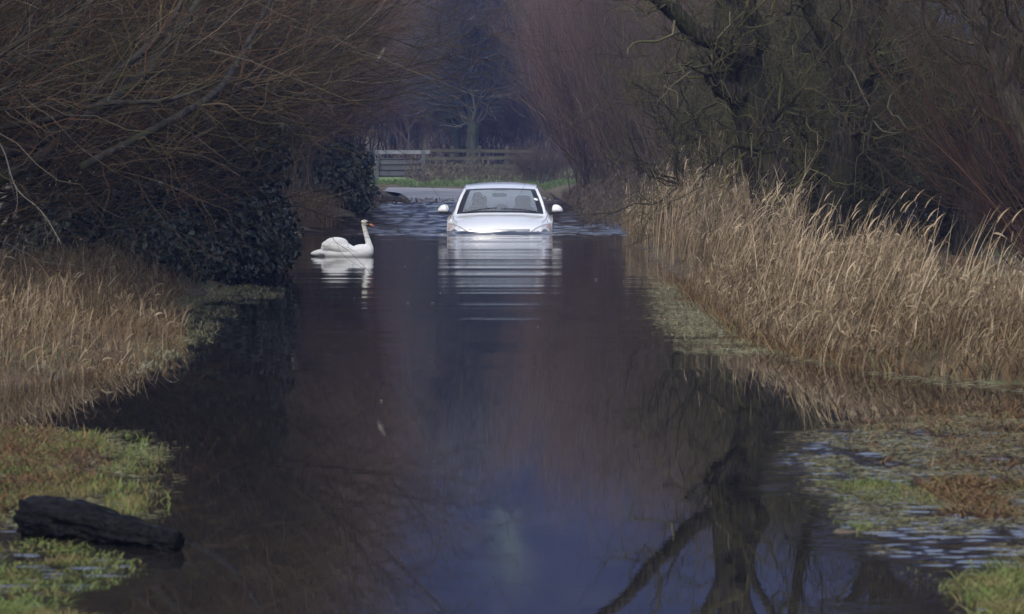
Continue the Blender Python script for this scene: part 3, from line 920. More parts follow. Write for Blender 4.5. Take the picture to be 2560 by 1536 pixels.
reseed(81)
p, off = sample_bank(10500, 1, 22.6, 38, -.05, 2.4)
keep = (p[:, 0] < 4.6) & ((off < 1.35 + .6 * sstep(31, 35, p[:, 1])) | (p[:, 1] < 28)) & (vnoise(p[:, 0] * 3.5, p[:, 1] * 1.5, 31) > .30)
p, off = p[keep], off[keep]
reed_bed('reed_bed', 'dense tan reeds with pale drooping leaves on the near right bank', 82, p, .13 + .17 * sstep(0, .8, off) + .20 * vnoise(p[:, 0] * 1.4, p[:, 1] * .6, 2), (.20, 0), .08, M['reed'], .009, 4)
def tall_stems(name, label, seed, pts, h, lean):
    reseed(seed)
    n = len(pts)
    pos = np.stack([pts[:, 0], pts[:, 1], np.maximum(ground_z(pts[:, 0], pts[:, 1]), -.05)], 1)
    ln = np.stack([lean + rng.normal(0, .12, n), rng.normal(0, .08, n), np.zeros(n)], 1)
    a = MB()
    V, f = blades(n, pos, h, np.full(n, .0075), ln, np.zeros(n))
    a.add(V, f, np.repeat(rng.uniform(.25, .85, n), 12))
    q = np.where(rng.random(n) < .25)[0]                    # a thin ragged head on some of them
    tp = pos[q] + h[q, None] * (np.array((0, 0, .93)) + ln[q] * .93)
    s = np.linspace(0, 1, 6)[None, :, None]
    P = tp[:, None] + .14 * (np.array((.35, 0, 1)) * s + np.array((.3, 0, -.25)) * s * s)
    V, f = ribbons(P, np.full((len(q), 1), .012) * np.array([.3, .8, 1, .8, .5, .1])[None], norm(rng.normal(size=(len(q), 3)) * np.array((1, .5, .1))))
    a.add(V, f, np.repeat(rng.uniform(.4, .8, len(q)), 12))
    return tag(a.build(name, M['reed_stem'], smooth=False), label, 'reeds', kind='stuff')


reseed(77)
p, off = sample_bank(210, 1, 25, 40, .3, 1.7)
tall_stems('tall_reeds', 'thin tall straight reed stems leaning right out of the near right bed', 78, p[p[:, 0] < 4.4], rng.uniform(.5, .88, len(p))[p[:, 0] < 4.4], .25)
p, off = sample_bank(330, 1, 44, 66, .1, 1.8)
tall_stems('tall_reeds', 'thin tall pale reed stems standing above the far right bed', 79, p, rng.uniform(.75, 1.1, len(p)), .10)
reseed(83)
p, off = sample_bank(6500, 1, 37, 66, -.1, 2.4)
keep = (off > .1 + .35 * vnoise(p[:, 1] * .5, p[:, 0] * 0 + 1, 5)) | (p[:, 1] > 55)
keep &= off < np.interp(p[:, 1], [37, 46, 54], [1.0, 1.5, 2.4])
p, off = p[keep], off[keep]
reed_bed('reed_bed', 'tall pale reeds on the right bank beside the car wave', 84, p, .42 + .30 * sstep(0, .7, off) + .28 * vnoise(p[:, 0] * 1.2, p[:, 1] * .5, 2), (.12, 0), .14, M['reed'], .010, 3, dark=.22, pale=.22)
reseed(85)
p, off = sample_bank(6500, -1, 22.4, 37.5, -.1, 2.6)
keep = (vnoise(p[:, 0] * 3.0, p[:, 1] * 1.2, 33) > .22) & (off > np.interp(p[:, 1], [22, 28, 33, 37], [-.1, -.05, .05, .2]))
p, off = p[keep], off[keep]
reed_bed('dry_grass', 'bleached dry grass on the left bank under the willow twigs', 86, p, .10 + .13 * sstep(0, .8, off) + .16 * vnoise(p[:, 0], p[:, 1] * .6, 6), (.10, 0), .08, M['reed'], .006, 3, gust=.15, plume=.008)
reseed(87)
p = np.stack([rng.normal(-3.6, .22, 600), rng.normal(68.5, 1.0, 600)], 1)
reed_bed('grass_tuft', 'small tan grass tuft at the waterside behind the swan', 88, p, np.full(len(p), .60), (.02, 0), .04, M['reed'], .012, 3, gust=.1)
reseed(89)
p = np.stack([rng.uniform(1.35, 3.0, 2600), rng.uniform(66, 108, 2600)], 1)
reed_bed('waterside_weeds', 'brown ragged weeds along the right bank behind the car', 90, p, rng.uniform(.15, .4, len(p)) + .3 * sstep(1.6, 2.6, p[:, 0]), (0, 0), .05, M['brown_weed'], .012, 3, gust=.25)


def turf(name, label, seed, pts, hgt, wid, mat, lo, hi, lean=.5, z0=None):
    reseed(seed)
    n = len(pts)
    z = np.maximum(ground_z(pts[:, 0], pts[:, 1]), -.03)
    pos = np.stack([pts[:, 0], pts[:, 1], z], 1)
    ph = rng.uniform(0, 2 * math.pi, n)
    am = rng.uniform(.2, 1, n) * lean * 2
    ln = np.stack([np.cos(ph) * am, np.sin(ph) * am, np.zeros(n)], 1)
    V, f = blades(n, pos, hgt * rng.uniform(.5, 1.2, n), np.full(n, wid) * rng.uniform(.6, 1.3, n), ln, rng.uniform(.1, .7, n))
    t = np.clip(lo + (hi - lo) * rng.random(n) + .3 * (vnoise(pts[:, 0] * 5, pts[:, 1] * 4, seed) - .5), 0, 1)
    o = mk(name, V, f, mat, None, np.repeat(t, 12), smooth=False)
    return tag(o, label, 'grass', kind='stuff')


def patch(n, polys, clump=0, seed=0, thr=.4, sc=6):
    """points inside polygons given in pixels of the photo, laid on the water plane"""
    out = []
    for poly in polys:
        q = np.array([(at(px, 1000, 10)[0] * wd(py) / 10, wd(py)) for px, py in poly])
        lo, hi = q.min(0), q.max(0)
        pts = rng.uniform(lo, hi, (n * 3, 2))
        ins = np.zeros(len(pts), bool)
        j = len(q) - 1
        for i in range(len(q)):
            c = ((q[i, 1] > pts[:, 1]) != (q[j, 1] > pts[:, 1])) & (pts[:, 0] < (q[j, 0] - q[i, 0]) * (pts[:, 1] - q[i, 1]) / (q[j, 1] - q[i, 1] + 1e-9) + q[i, 0])
            ins ^= c
            j = i
        pts = pts[ins]
        pts = pts + rng.normal(0, .05, pts.shape)
        if clump: pts = pts[vnoise(pts[:, 0] * sc, pts[:, 1] * sc * .6, seed) > thr]
        out.append(pts[:n])
    return np.concatenate(out)


reseed(89)
p, off = sample_bank(9000, 1, 22.6, 40, -.12, 1.7)
turf('dead_grass', 'tangled dead grass at the foot of the near right reeds', 107, p, .20 + .12 * sstep(0, .8, off), .007, M['dead_grass'], .1, 1, .75)
p = np.stack([rng.uniform(3.2, 9, 9000), rng.uniform(27, 62, 9000)], 1)
p = p[(p[:, 0] - np.interp(p[:, 1], RE[:, 0], RE[:, 1]) > 1.2) & (vnoise(p[:, 0] * .9, p[:, 1] * .5, 40) > .3)]
turf('field_grass', 'dull low grass under the trees behind the right reeds', 109, p, .22, .012, M['dead_grass'], .1, 1, .7)
p, off = sample_bank(6000, -1, 22.5, 37, -.1, 2.4)
p, off = p[off > np.interp(p[:, 1], [22, 28, 33, 37], [-.1, -.05, .05, .2])], off[off > np.interp(p[:, 1], [22, 28, 33, 37], [-.1, -.05, .05, .2])]
turf('dead_grass', 'tangled dead grass among the bleached grass of the left bank', 108, p, .12 + .08 * sstep(0, .8, off), .006, M['dead_grass'], .2, 1, .7)
reseed(91)
turf('marsh_grass', 'bright green and straw grass growing out of the water above the black log', 92,
     patch(5200, [[(-60, 1075), (180, 1080), (330, 1090), (395, 1140), (370, 1200), (375, 1260), (330, 1300), (100, 1260), (-60, 1330)]], 1, 4, .36), .07, .005, M['grass'], .25, 1)
turf('dead_stems', 'brown dead stems lying in the grass at the left edge', 93,
     patch(2200, [[(-60, 1075), (130, 1085), (230, 1130), (260, 1200), (90, 1250), (-60, 1330)]], 1, 5, .3), .10, .006, M['dead_grass'], 0, .8, 1.0)
turf('mossy_turf', 'soft green mossy turf in the bottom left corner below the log', 94,
     patch(9000, [[(-60, 1360), (120, 1350), (300, 1400), (315, 1430), (270, 1480), (250, 1600), (-60, 1600)]], 1, 6, .3), .05, .006, M['grass'], .3, .95, .8)
turf('brown_sedge', 'rusty brown sedge mat on the right between two strips of shallow water', 95,
     patch(2600, [[(2150, 1060), (2300, 1020), (2640, 1000), (2640, 1190), (2400, 1185), (2230, 1170), (2150, 1110)], [(2320, 1210), (2640, 1200), (2640, 1310), (2480, 1300), (2360, 1290)]], 1, 7, .38), .075, .007, M['dead_grass'], 0, .98, 1.1)
turf('water_grass', 'sparse green grass standing in the pale shallows at the lower right', 96,
     patch(6500, [[(2000, 1130), (2200, 1180), (2330, 1240), (2480, 1310), (2640, 1330), (2640, 1480), (2420, 1490), (2250, 1400), (2080, 1260)]], 1, 8, .42, 4), .040, .0035, M['grass'], .3, 1, .9)
turf('corner_turf', 'thick green tussock in the bottom right corner', 97,
     patch(4200, [[(2470, 1420), (2640, 1390), (2640, 1600), (2500, 1560), (2440, 1480)]], 1, 9, .25), .06, .006, M['grass'], .3, .9, .8)
turf('flooded_weeds', 'pale half drowned weeds in the shallows in front of the right reeds', 98,
     patch(6500, [[(1650, 715), (1760, 725), (1850, 775), (1920, 820), (2010, 890), (1900, 890), (1760, 870), (1680, 830), (1660, 760)]], 1, 10, .42, 3), .07, .006, M['pale_weed'], .0, 1, 1.1)
turf('flooded_weeds', 'pale half drowned weeds at the tip of the left grass bank', 99,
     patch(7000, [[(440, 745), (600, 712), (705, 722), (700, 745), (590, 775), (520, 850), (400, 920), (300, 945), (400, 840)]], 1, 11, .38, 3), .06, .006, M['pale_weed'], .0, 1, 1.0)


def flat_weed(name, label, seed, pts, ln, wid, mat):  # drowned blades whose pale colour also stands in for sky glints
    """blades lying on the water film"""
    reseed(seed)
    n = len(pts)
    ph = rng.uniform(0, 2 * math.pi, n)
    D = np.stack([np.cos(ph), np.sin(ph) * .6, np.zeros(n)], 1)
    s_ = np.linspace(0, 1, 4)[None, :, None]
    L = (ln * rng.uniform(.4, 1.3, n))[:, None, None]
    P = np.stack([pts[:, 0], pts[:, 1], np.full(n, .004)], 1)[:, None] + L * (D[:, None] * s_ + np.array((0, 0, .35)) * (s_ * (1 - s_)) * rng.uniform(0, 1, (n, 1, 1)))
    V, f = ribbons(P, np.full((n, 4), wid) * np.array([.5, 1, .9, .2])[None], np.stack([-D[:, 1], D[:, 0], np.full(n, .3)], 1))
    return tag(mk(name, V, f, mat, None, np.repeat(rng.random(n), 8), smooth=False), label, 'weeds', kind='stuff')


reseed(121)
flat_weed('floating_weed', 'pale glint-coloured blades of drowned grass floating over the lower right shallows', 122,
          patch(15000, [[(1990, 1120), (2060, 1060), (2640, 1020), (2640, 1480), (2420, 1500), (2230, 1400), (2060, 1260)]], 1, 14, .38, 5), .040, .0028, M['pale_weed'])
flat_weed('floating_weed', 'pale glint-coloured blades floating around the grass by the black log', 123,
          patch(6000, [[(-60, 1070), (330, 1080), (410, 1130), (385, 1290), (300, 1310), (-60, 1330)]], 1, 15, .40, 5), .04, .0028, M['pale_weed'])
flat_weed('floating_weed', 'pale glint-coloured drowned blades in front of the right reeds', 124,
          patch(9000, [[(1610, 690), (1760, 725), (1860, 775), (1930, 820), (2050, 890), (2560, 960), (2560, 1000), (2000, 905), (1700, 880), (1640, 800)]], 1, 16, .42, 3), .07, .0045, M['pale_weed'])
reseed(101)
p = np.stack([rng.uniform(-14, 3, 9000), rng.uniform(131, 147, 9000)], 1)
p = p[(p[:, 1] > 129 + 5 * (p[:, 0] > -6) * 0 + np.interp(p[:, 0], [-14, -6, -3, 3], [2.5, 0, -2, -8]))]
turf('verge_grass', 'bright green verge grass between the pale road and the gate', 102, p, .16, .02, M['verge'], 0, 1, .5)
reseed(103)
p = np.stack([rng.uniform(-4.2, 5, 2600), rng.normal(152, 2.2, 2600)], 1)
reed_bed('fence_weeds', 'brown weeds grown up along the wooden fence', 104, p, rng.uniform(.2, 1.25, len(p)) * (.5 + vnoise(p[:, 0] * .8, p[:, 1] * 0, 44)), (0, 0), .05, M['brown_weed'], .022, 3, gust=.2)
reseed(105)
p = np.stack([rng.uniform(-4.5, 1.0, 2200), 98 + rng.normal(0, 4.0, 2200)], 1)
turf('flood_litter', 'brown litter washed up where the lane leaves the water', 106, p[vnoise(p[:, 0] * .8, p[:, 1] * .35, 2) > .45], .08, .03, M['dead_grass'], 0, .7, 1.2)

# ------------------------------------------------------------------ logs
def log(name, label, p0, p1, r, mat, seed, sides=26, n=60, amp=.22, lf=.18):
    p0, p1 = np.array(p0, float), np.array(p1, float)
    d = p1 - p0
    mid = np.array([(0, 0, 0), d * .35 + np.array((0, 0, .012)), d * .7, d])
    a = MB()
    rough_tube(a, mid, r, n, sides, amp, seed, lf=lf)
    o = a.build(name, mat)
    o.location = p0
    return tag(o, label, 'log')


log('charred_log', 'black charred log lying half in the water at the lower left', at(72, 1295, 13.9), at(442, 1358, 13.35), [.072, .078, .076, .066, .055, .047, .038], M['char'], 5, 52, 140, .22, .045)
log('drift_log', 'dark drift log at the far water edge left of the car', at(955, 506, 101), at(1006, 504, 101), [.13, .15, .14, .12], M['dark_log'], 8, 14, 24)

# ------------------------------------------------------------------ gate, fence and trees beyond
M['rail'] = plain_mat('rail', (.028, .026, .02), .85, noise=(1.2, (.05, .056, .026)), bump=(20, .01))
M['galv'] = plain_mat('galv', (.17, .185, .21), .5, noise=(2, (.07, .078, .09)))
M['old_bar'] = plain_mat('old_bar', (.03, .032, .037), .7, noise=(3, (.05, .053, .056)))
M['sheet'] = plain_mat('sheet', (.03, .034, .04), .6, noise=(3, (.06, .063, .07)))
FD = 155.0
gz = float(ground_z(-3, FD))
f0 = at(1062, 400, FD)[0]; f1 = at(1335, 400, FD)[0]
fen = empty('wooden_fence', (f0, FD, gz), 0, 'mossy wooden post and rail fence across the end of the lane', 'fence')
rl = MB()
for k, zz in enumerate((.30, .62, .93, 1.22)):
    rl.box(((f1 - f0) / 2, .0, zz), (f1 - f0 + .2, .05, .13), Matrix.Rotation(.012 * (k % 2 * 2 - 1), 3, 'Y'))
    rl_ = rl.build('rail', M['rail'], fen, False); rl = MB()
for k in range(5):
    MB().box(((f1 - f0) * k / 4, .09, .70), (.15, .13, 1.46), Matrix.Rotation(.03 * math.sin(k * 3), 3, 'Y')).build('post', M['rail'], fen, False)
MB().box((-.15, -.1, .28), (1.0, .06, .16), Matrix.Rotation(-.04, 3, 'Y')).build('broken_rail', plain_mat('pale_plank', (.42, .38, .32), .8, noise=(5, (.3, .27, .22))), fen, False)
g0 = at(945, 390, FD - 2)[0]; g1 = at(1055, 390, FD - 2)[0]
sb = put(copy_tree(os2), 1.15, 150, 4.0, (.5, .5, .26), label='small bare bush in front of the right end of the fence')
del sb['group']
gt = empty('metal_gate', (g0, FD - 2, gz), 0, 'grey metal field gate with a pale top bar left of the fence', 'gate')
gw = g1 - g0
MB().box((gw / 2 + .1, 0, 1.18), (gw + .45, .09, .15)).build('top_bar', M['galv'], gt, False)
for zz in (.25, .48, .70, .92): MB().tube([(0, 0, zz), (gw, 0, zz)], [.025, .025]).build('bar', M['old_bar'], gt)
MB().box((gw * .5, .05, .55), (gw * .96, .02, .75)).build('lower_sheet', M['sheet'], gt, False)
for xx in (-.05, gw + .05): MB().box((xx, 0, .62), (.16, .16, 1.25)).build('post', M['sheet'], gt, False)


def far_tree(name, seed, label, h, n1, n2, n3):
    reseed(seed)
    root = empty(name, (0, 0, 0), 0, label, 'tree', 'trees beyond the fence')
    a = MB()
    P, Rr = rough_tube(a, [(0, 0, -.3), (.1, 0, h * .25), (-.1, .1, h * .5), (.15, 0, h * .75), (.1, .1, h)], [.3, .24, .18, .11, .04], 24, 10, .1, seed)
    a.build('trunk', M['far_bark'], root)
    c = MB()
    P1, R1 = sprout(P[None], Rr[None], n1, (h * .2, h * .45), (.5, 1.1), 8, .2, .05, .15, 1, .5, .08)
    c.add(*tubes(P1, R1, 5), tint=tints(n1, 8, 5))
    P2, R2 = sprout(P1, R1, n2, (h * .1, h * .22), (.3, .9), 6, .12, .05, .1, 1, .5, .03)
    c.add(*tubes(P2, R2, 3), tint=tints(n2, 6, 3))
    P3, R3 = sprout(P2, R2, n3, (h * .05, h * .13), (.3, .8), 5, .1, .05, .1, 1, .7, .012)
    c.add(*tubes(P3, np.maximum(R3, .007), 3), tint=tints(n3, 5, 3))
    c.build('crown', M['far_twig'], root)
    return root


ft = far_tree('bare_tree', 111, 'bare mossy tree with twin trunks right behind the wooden fence', 9, 55, 1100, 6500)
put(ft, at(1178, 380, 172)[0], 172, 0, 1.0)
for (px, y, rz, s, lb) in [(1140, 176, 1.5, .9, 'slim bare tree just behind the wooden fence'), (1040, 205, 2, 1.15, 'bare bluish tree behind the metal gate'),
                           (985, 215, 3, 1.2, 'bare bluish tree half hidden by the left hedge'), (1095, 240, .5, 1.45, 'tall pale bare tree rising over the fence'),
                           (1160, 245, 4, 1.4, 'tall bare tree far behind the fence'), (1230, 230, 5, 1.3, 'bare tree beside the right thicket far off'),
                           (940, 250, 1, 1.4, 'far bare tree behind the left hedge'), (1300, 250, 2.4, 1.5, 'far bare tree behind the right thicket'),
                           (1060, 275, 5.5, 1.6, 'far tall bare tree at the foot of the hill'), (1200, 285, .2, 1.6, 'farthest bare tree below the hill')]:
    put(copy_tree(ft), at(px, 380, y)[0], y, rz, s, label=lb)
for (x, y, rz, q, lb) in [(-9.5, 184, .3, 1.1, 'dark bare hedge bush behind the metal gate, left end'), (-6.8, 187, 1.4, 1.2, 'dark bare hedge bush right behind the metal gate'), (-4.0, 184, 2.2, 1.1, 'dark bare hedge bush seen between gate and fence'),
                          (-1.4, 188, 3.6, 1.2, 'dark bare hedge bush behind the middle of the fence'), (1.3, 185, 4.4, 1.1, 'dark bare hedge bush behind the right half of the fence'), (4.2, 188, 5.2, 1.2, 'dark bare hedge bush at the right end of the fence'),
                          (-3.0, 200, .8, 1.4, 'taller dark bush in the second row behind the gate'), (0.6, 203, 2.8, 1.45, 'taller dark bush in the second row behind the fence')]:
    o = put(copy_tree(os2), x, y, rz, (q * 1.25, q * 1.25, q), label=lb)
    o['group'] = 'hedge bushes behind the fence'

# ------------------------------------------------------------------ the car
exec_car = True
M['paint'] = plain_mat('paint', (.74, .76, .79), .28, .5, 0.0, coat=1.0)
M['black_trim'] = plain_mat('black_trim', (.012, .012, .014), .45)
M['cabin'] = plain_mat('cabin', (.05, .052, .06), .8, noise=(8, (.07, .072, .08)))
M['chrome'] = plain_mat('chrome', (.55, .54, .52), .2, metal=1.0)
M['lens'] = plain_mat('lens', (.74, .76, .80), .12, .7, coat=1.0, noise=(14, (.50, .52, .58)))
M['amber'] = plain_mat('amber', (.60, .46, .42), .2, coat=.6)
M['lamp_bowl'] = plain_mat('lamp_bowl', (.16, .17, .2), .15, .8, coat=1.0)
M['white_card'] = plain_mat('white_card', (.8, .8, .74), .6)


def glass_mat():
    m, t, b = new_mat('car_glass')
    t.nodes.remove(b)
    tr = t.nodes.new('ShaderNodeBsdfTransparent'); tr.inputs[0].default_value = (.80, .86, .85, 1)
    gl = t.nodes.new('ShaderNodeBsdfGlossy'); gl.inputs['Roughness'].default_value = .02
    fr = t.nodes.new('ShaderNodeFresnel'); fr.inputs[0].default_value = 2.1
    mx = t.nodes.new('ShaderNodeMixShader')
    t.links.new(fr.outputs[0], mx.inputs[0]); t.links.new(tr.outputs[0], mx.inputs[1]); t.links.new(gl.outputs[0], mx.inputs[2])
    df = t.nodes.new('ShaderNodeBsdfDiffuse'); df.inputs[0].default_value = (.5, .55, .6, 1)      # pale diffuse layer standing in for glare on the pane
    m2 = t.nodes.new('ShaderNodeMixShader'); m2.inputs[0].default_value = .21
    t.links.new(mx.outputs[0], m2.inputs[1]); t.links.new(df.outputs[0], m2.inputs[2])
    t.links.new(m2.outputs[0], t.nodes['Material Output'].inputs[0])
    return m


M['glass'] = glass_mat()


def bright_glass_mat():
    m, t, b = new_mat('bright_glass')
    t.nodes.remove(b)
    tr = t.nodes.new('ShaderNodeBsdfTransparent'); tr.inputs[0].default_value = (.8, .86, .85, 1)
    tl = t.nodes.new('ShaderNodeBsdfTranslucent'); tl.inputs[0].default_value = (.62, .72, .76, 1)  # translucent share put in to give the rear pane a bright sky glow
    mx = t.nodes.new('ShaderNodeMixShader'); mx.inputs[0].default_value = .45
    t.links.new(tr.outputs[0], mx.inputs[1]); t.links.new(tl.outputs[0], mx.inputs[2])
    t.links.new(mx.outputs[0], t.nodes['Material Output'].inputs[0])
    return m


M['bright_glass'] = bright_glass_mat()
CZ = -.64
car = empty('car', (CARX, CARY, CZ), R_(-.6), 'white hatchback driving bonnet deep through the flood, driver inside', 'car')
ST = [  # x, t, z for shoulder, belt, pillar outer, pillar inner, middle, centre
    ([.80, .76, .70, .62, .32, 0], [.48, .30, .18, .11, .03, 0], [.24] * 6),
    ([.865, .81, .74, .66, .34, 0], [.50, .26, .13, .07, 0, -.03], [.50] * 6),
    ([.875, .82, .75, .66, .34, 0], [.50, .28, .15, .09, .02, -.01], [.64] * 6),
    ([.87, .81, .74, .66, .34, 0], [.55, .38, .26, .17, .08, .05], [.72, .74, .745, .745, .745, .745]),
    ([.868, .80, .73, .65, .33, 0], [.70, .58, .48, .38, .28, .24], [.80, .815, .82, .82, .83, .835]),
    ([.878, .79, .72, .64, .33, 0], [.98, .92, .87, .80, .70, .66], [.86, .905, .905, .895, .92, .925]),
    ([.88, .80, .765, .72, .37, 0], [1.3, 1.28, 1.25, 1.2, 1.06, 1.0], [.90, .955, .962, .958, .98, .985]),
    ([.885, .81, .71, .655, .33, 0], [1.65, 1.65, 1.6, 1.55, 1.43, 1.40], [.91, .965, 1.18, 1.185, 1.21, 1.22]),
    ([.885, .815, .635, .580, .29, 0], [2.05, 2.05, 2.0, 1.92, 1.80, 1.76], [.92, .97, 1.35, 1.362, 1.378, 1.383]),
    ([.885, .82, .605, .555, .28, 0], [2.5] * 6, [.93, .975, 1.41, 1.435, 1.462, 1.470]),
    ([.88, .82, .60, .55, .28, 0], [3.1] * 6, [.935, .98, 1.41, 1.435, 1.468, 1.478]),
    ([.86, .80, .585, .535, .27, 0], [3.72] * 6, [.94, .985, 1.36, 1.385, 1.42, 1.43]),
    ([.82, .77, .71, .65, .33, 0], [4.05, 4.1, 4.1, 4.12, 4.14, 4.15], [.92, .97, 1.0, 1.005, 1.01, 1.01]),
    ([.80, .75, .68, .62, .32, 0], [4.15, 4.2, 4.23, 4.25, 4.27, 4.28], [.68] * 6),
    ([.78, .74, .68, .62, .32, 0], [4.1, 4.16, 4.18, 4.2, 4.22, 4.23], [.28] * 6)]
G = np.array([[(x, t, z) for x, t, z in zip(*s)] for s in ST])            # (15,6,3)
G = np.concatenate([G * np.array((-1, 1, 1)), G[:, ::-1][:, 1:]], 1)      # (15,11,3), -x ... +x
SUB = 6


def resample(A, axis):
    A = np.moveaxis(A, axis, 0)
    n = (len(A) - 1) * SUB + 1
    sh = A.shape[1:]
    flat = A.reshape(len(A), -1, 3)
    out = np.stack([path(flat[:, k], n) for k in range(flat.shape[1])], 1)
    return np.moveaxis(out.reshape((n,) + sh), 0, axis)


D = resample(resample(G, 0), 1)
nr, nc = D.shape[:2]
cells = {k: [] for k in ('body', 'windscreen', 'windscreen_seal', 'side_l', 'side_r', 'rear')}
for i in range(nr - 1):
    for j in range(nc - 1):
        a, b_ = i // SUB, j // SUB
        f = (i * nc + j, i * nc + j + 1, (i + 1) * nc + j + 1, (i + 1) * nc + j)
        k = 'body'
        if 6 <= a < 8 and 3 <= b_ < 7:
            k = 'windscreen'
            if j - 3 * SUB < 2 or 7 * SUB - 1 - j < 2 or i - 6 * SUB < 1 or 8 * SUB - 1 - i < 1: k = 'windscreen_seal'
        elif 6 <= a < 11 and b_ == 1 and not (a == 6 and i < 6 * SUB + 2): k = 'side_l'
        elif 6 <= a < 11 and b_ == 8 and not (a == 6 and i < 6 * SUB + 2): k = 'side_r'
        elif a == 11 and 3 <= b_ < 7: k = 'rear'
        cells[k].append(f)
Vd = D.reshape(-1, 3)
# lower flanks, from the shoulder line down to the sill
FV, FF = [Vd], [np.array(cells['body'])]
nb_ = len(Vd)
for j, sg in ((0, -1), (nc - 1, 1)):
    sh = D[:, j]
    rws = [sh]
    for zf, xo in ((.45, .012), (.8, .004), (1.0, -.05)):
        q = sh.copy(); q[:, 2] = sh[:, 2] * (1 - zf) + .24 * zf; q[:, 0] += sg * xo
        rws.append(q)
    W_ = np.stack(rws, 1)
    FV.append(W_.reshape(-1, 3))
    i_, k_ = np.meshgrid(np.arange(nr - 1), np.arange(3), indexing='ij')
    b0 = nb_ + i_ * 4 + k_
    q = np.stack([b0, b0 + 1, b0 + 5, b0 + 4], -1).reshape(-1, 4)
    FF.append(q if sg < 0 else q[:, ::-1])
    nb_ += nr * 4
BV = np.concatenate(FV)


def sub_mesh(V, f):
    f = np.array(f)
    u, inv = np.unique(f, return_inverse=True)
    return V[u], [inv.reshape(f.shape)]


BODYF = np.concatenate(FF)
mk('body', *sub_mesh(BV, BODYF), M['paint'], car)
ws = mk('windscreen', *sub_mesh(Vd, cells['windscreen']), M['glass'], car)
mk('windscreen_seal', *sub_mesh(Vd, cells['windscreen_seal']), M['black_trim'], car)
mk('side_window', *sub_mesh(Vd, cells['side_l']), M['glass'], car)
mk('side_window', *sub_mesh(Vd, cells['side_r']), M['glass'], car)
mk('rear_window', *sub_mesh(Vd, cells['rear']), M['bright_glass'], car)
allf = [tuple(f) for k in cells for f in cells[k]]
bvh = BVHTree.FromPolygons([tuple(v) for v in Vd], allf)


def on_front(x, z, off=.006):
    h_, n_, _, _ = bvh.ray_cast(Vector((x, -3, z)), Vector((0, 1, 0)))
    if h_ is None: return np.array((x, .5, z))
    if n_.y > 0: n_ = -n_
    return np.array(h_ + n_ * off)


def on_top(x, t, off=.004):
    h_, n_, _, _ = bvh.ray_cast(Vector((x, t, 4)), Vector((0, 0, -1)))
    if h_ is None: return np.array((x, t, 1))
    if n_.z < 0: n_ = -n_
    return np.array(h_ + n_ * off)


def strip(name, pts, wid, mat, parent, axis=(1, 0, 0)):
    P = np.array(pts)
    T = norm(np.gradient(P, axis=0))
    S = norm(np.cross(T, np.array((0, -.5, .85))[None]))
    V, f = ribbons(P[None], np.full((1, len(P)), wid), S[None])
    return mk(name, V, f, mat, parent)


for sg in (-1, 1):
    # headlamp under its swept lens
    nx, nz = 18, 10
    V = []
    for i in range(nx):
        x = .50 + .345 * i / (nx - 1)
        top = np.interp(x, [.50, .55, .62, .70, .78, .845], [.672, .70, .742, .775, .795, .80])
        bot = np.interp(x, [.50, .60, .845], [.655, .60, .56])
        for k in range(nz): V.append(on_front(sg * x, bot + (top - bot) * k / (nz - 1), .007))
    b0 = np.array([[i * nz + k for k in range(nz - 1)] for i in range(nx - 1)]).ravel()
    q = np.stack([b0, b0 + nz, b0 + nz + 1, b0 + 1], -1)
    hl = mk('headlight', V, [q if sg > 0 else q[:, ::-1]], M['lens'], car)
    nd = 16
    for nm, cx, cz, r, m_ in (('lamp_bowl', .735, .665, .058, 'lamp_bowl'), ('lamp_bowl', .63, .655, .04, 'lamp_bowl')):
        c0 = on_front(sg * cx, cz, .012)
        ring = [on_front(sg * (cx + r * math.cos(a)), cz + r * math.sin(a), .011) for a in np.arange(nd) * 2 * math.pi / nd]
        tr = [(0, 1 + k, 1 + (k + 1) % nd) for k in range(nd)]
        mk(nm, [c0] + ring, [np.array(tr if sg < 0 else [t[::-1] for t in tr])], M[m_], hl)
    V = [on_front(sg * x, z, .011) for x, z in ((.80, .735), (.842, .735), (.842, .785), (.80, .785), (.76, .775), (.77, .74))]
    mk('indicator', V, [np.array([(0, 1, 2, 3)]), np.array([(0, 3, 4), (0, 4, 5)])], M['amber'], hl)
    strip('headlight_rim', [on_front(sg * x, np.interp(x, [.50, .55, .62, .70, .78, .845], [.672, .70, .742, .775, .795, .80]) + .004, .009) for x in np.linspace(.47, .845, 20)], .013, M['black_trim'], hl)
    # bonnet shut line, roof channel
    strip('bonnet_gap', [on_top(sg * x, t, .003) for x, t in zip(np.interp(np.linspace(0, 1, 16), [0, .3, 1], [.70, .76, .795]), np.linspace(.50, 1.24, 16))], .009, M['black_trim'], car)
    strip('roof_channel', [on_top(sg * x, t, .004) for x, t in zip(np.linspace(.607, .578, 14), np.linspace(1.99, 3.6, 14))], .03, M['black_trim'], car)
    # door mirror: rounded shell, dark lower edge and arm
    mb = MB()
    V, f = sphere(20, 12)
    V = np.sign(V) * np.abs(V) ** .85
    V = V * np.array((.115, .075, .078))
    inner = V[:, 0] < 0
    V[inner, 0] *= .55
    V[:, 2] += np.where(V[:, 0] > 0, -.035 * (V[:, 0] / .115) ** 2, 0)
    V[:, 2] *= np.where(V[:, 2] < 0, .62, 1.05)
    V[:, 0] *= sg * 1.06
    fs = f if sg > 0 else [q_[:, ::-1] for q_ in f]
    mb.add(V + np.array((sg * .925, 1.33, 1.035)), fs)
    mr = mb.build('door_mirror', M['paint'], car)
    mb = MB()
    mb.ell((sg * .925, 1.335, .985), (.10, .07, .018), 16, 8)
    mb.box((sg * .86, 1.345, .965), (.10, .05, .03))
    mb.build('mirror_foot', M['black_trim'], mr)
V = []
nx = 25
for x in np.linspace(-.50, .50, nx):
    for z in (.690, .707, .724): V.append(on_front(x, z, .010))
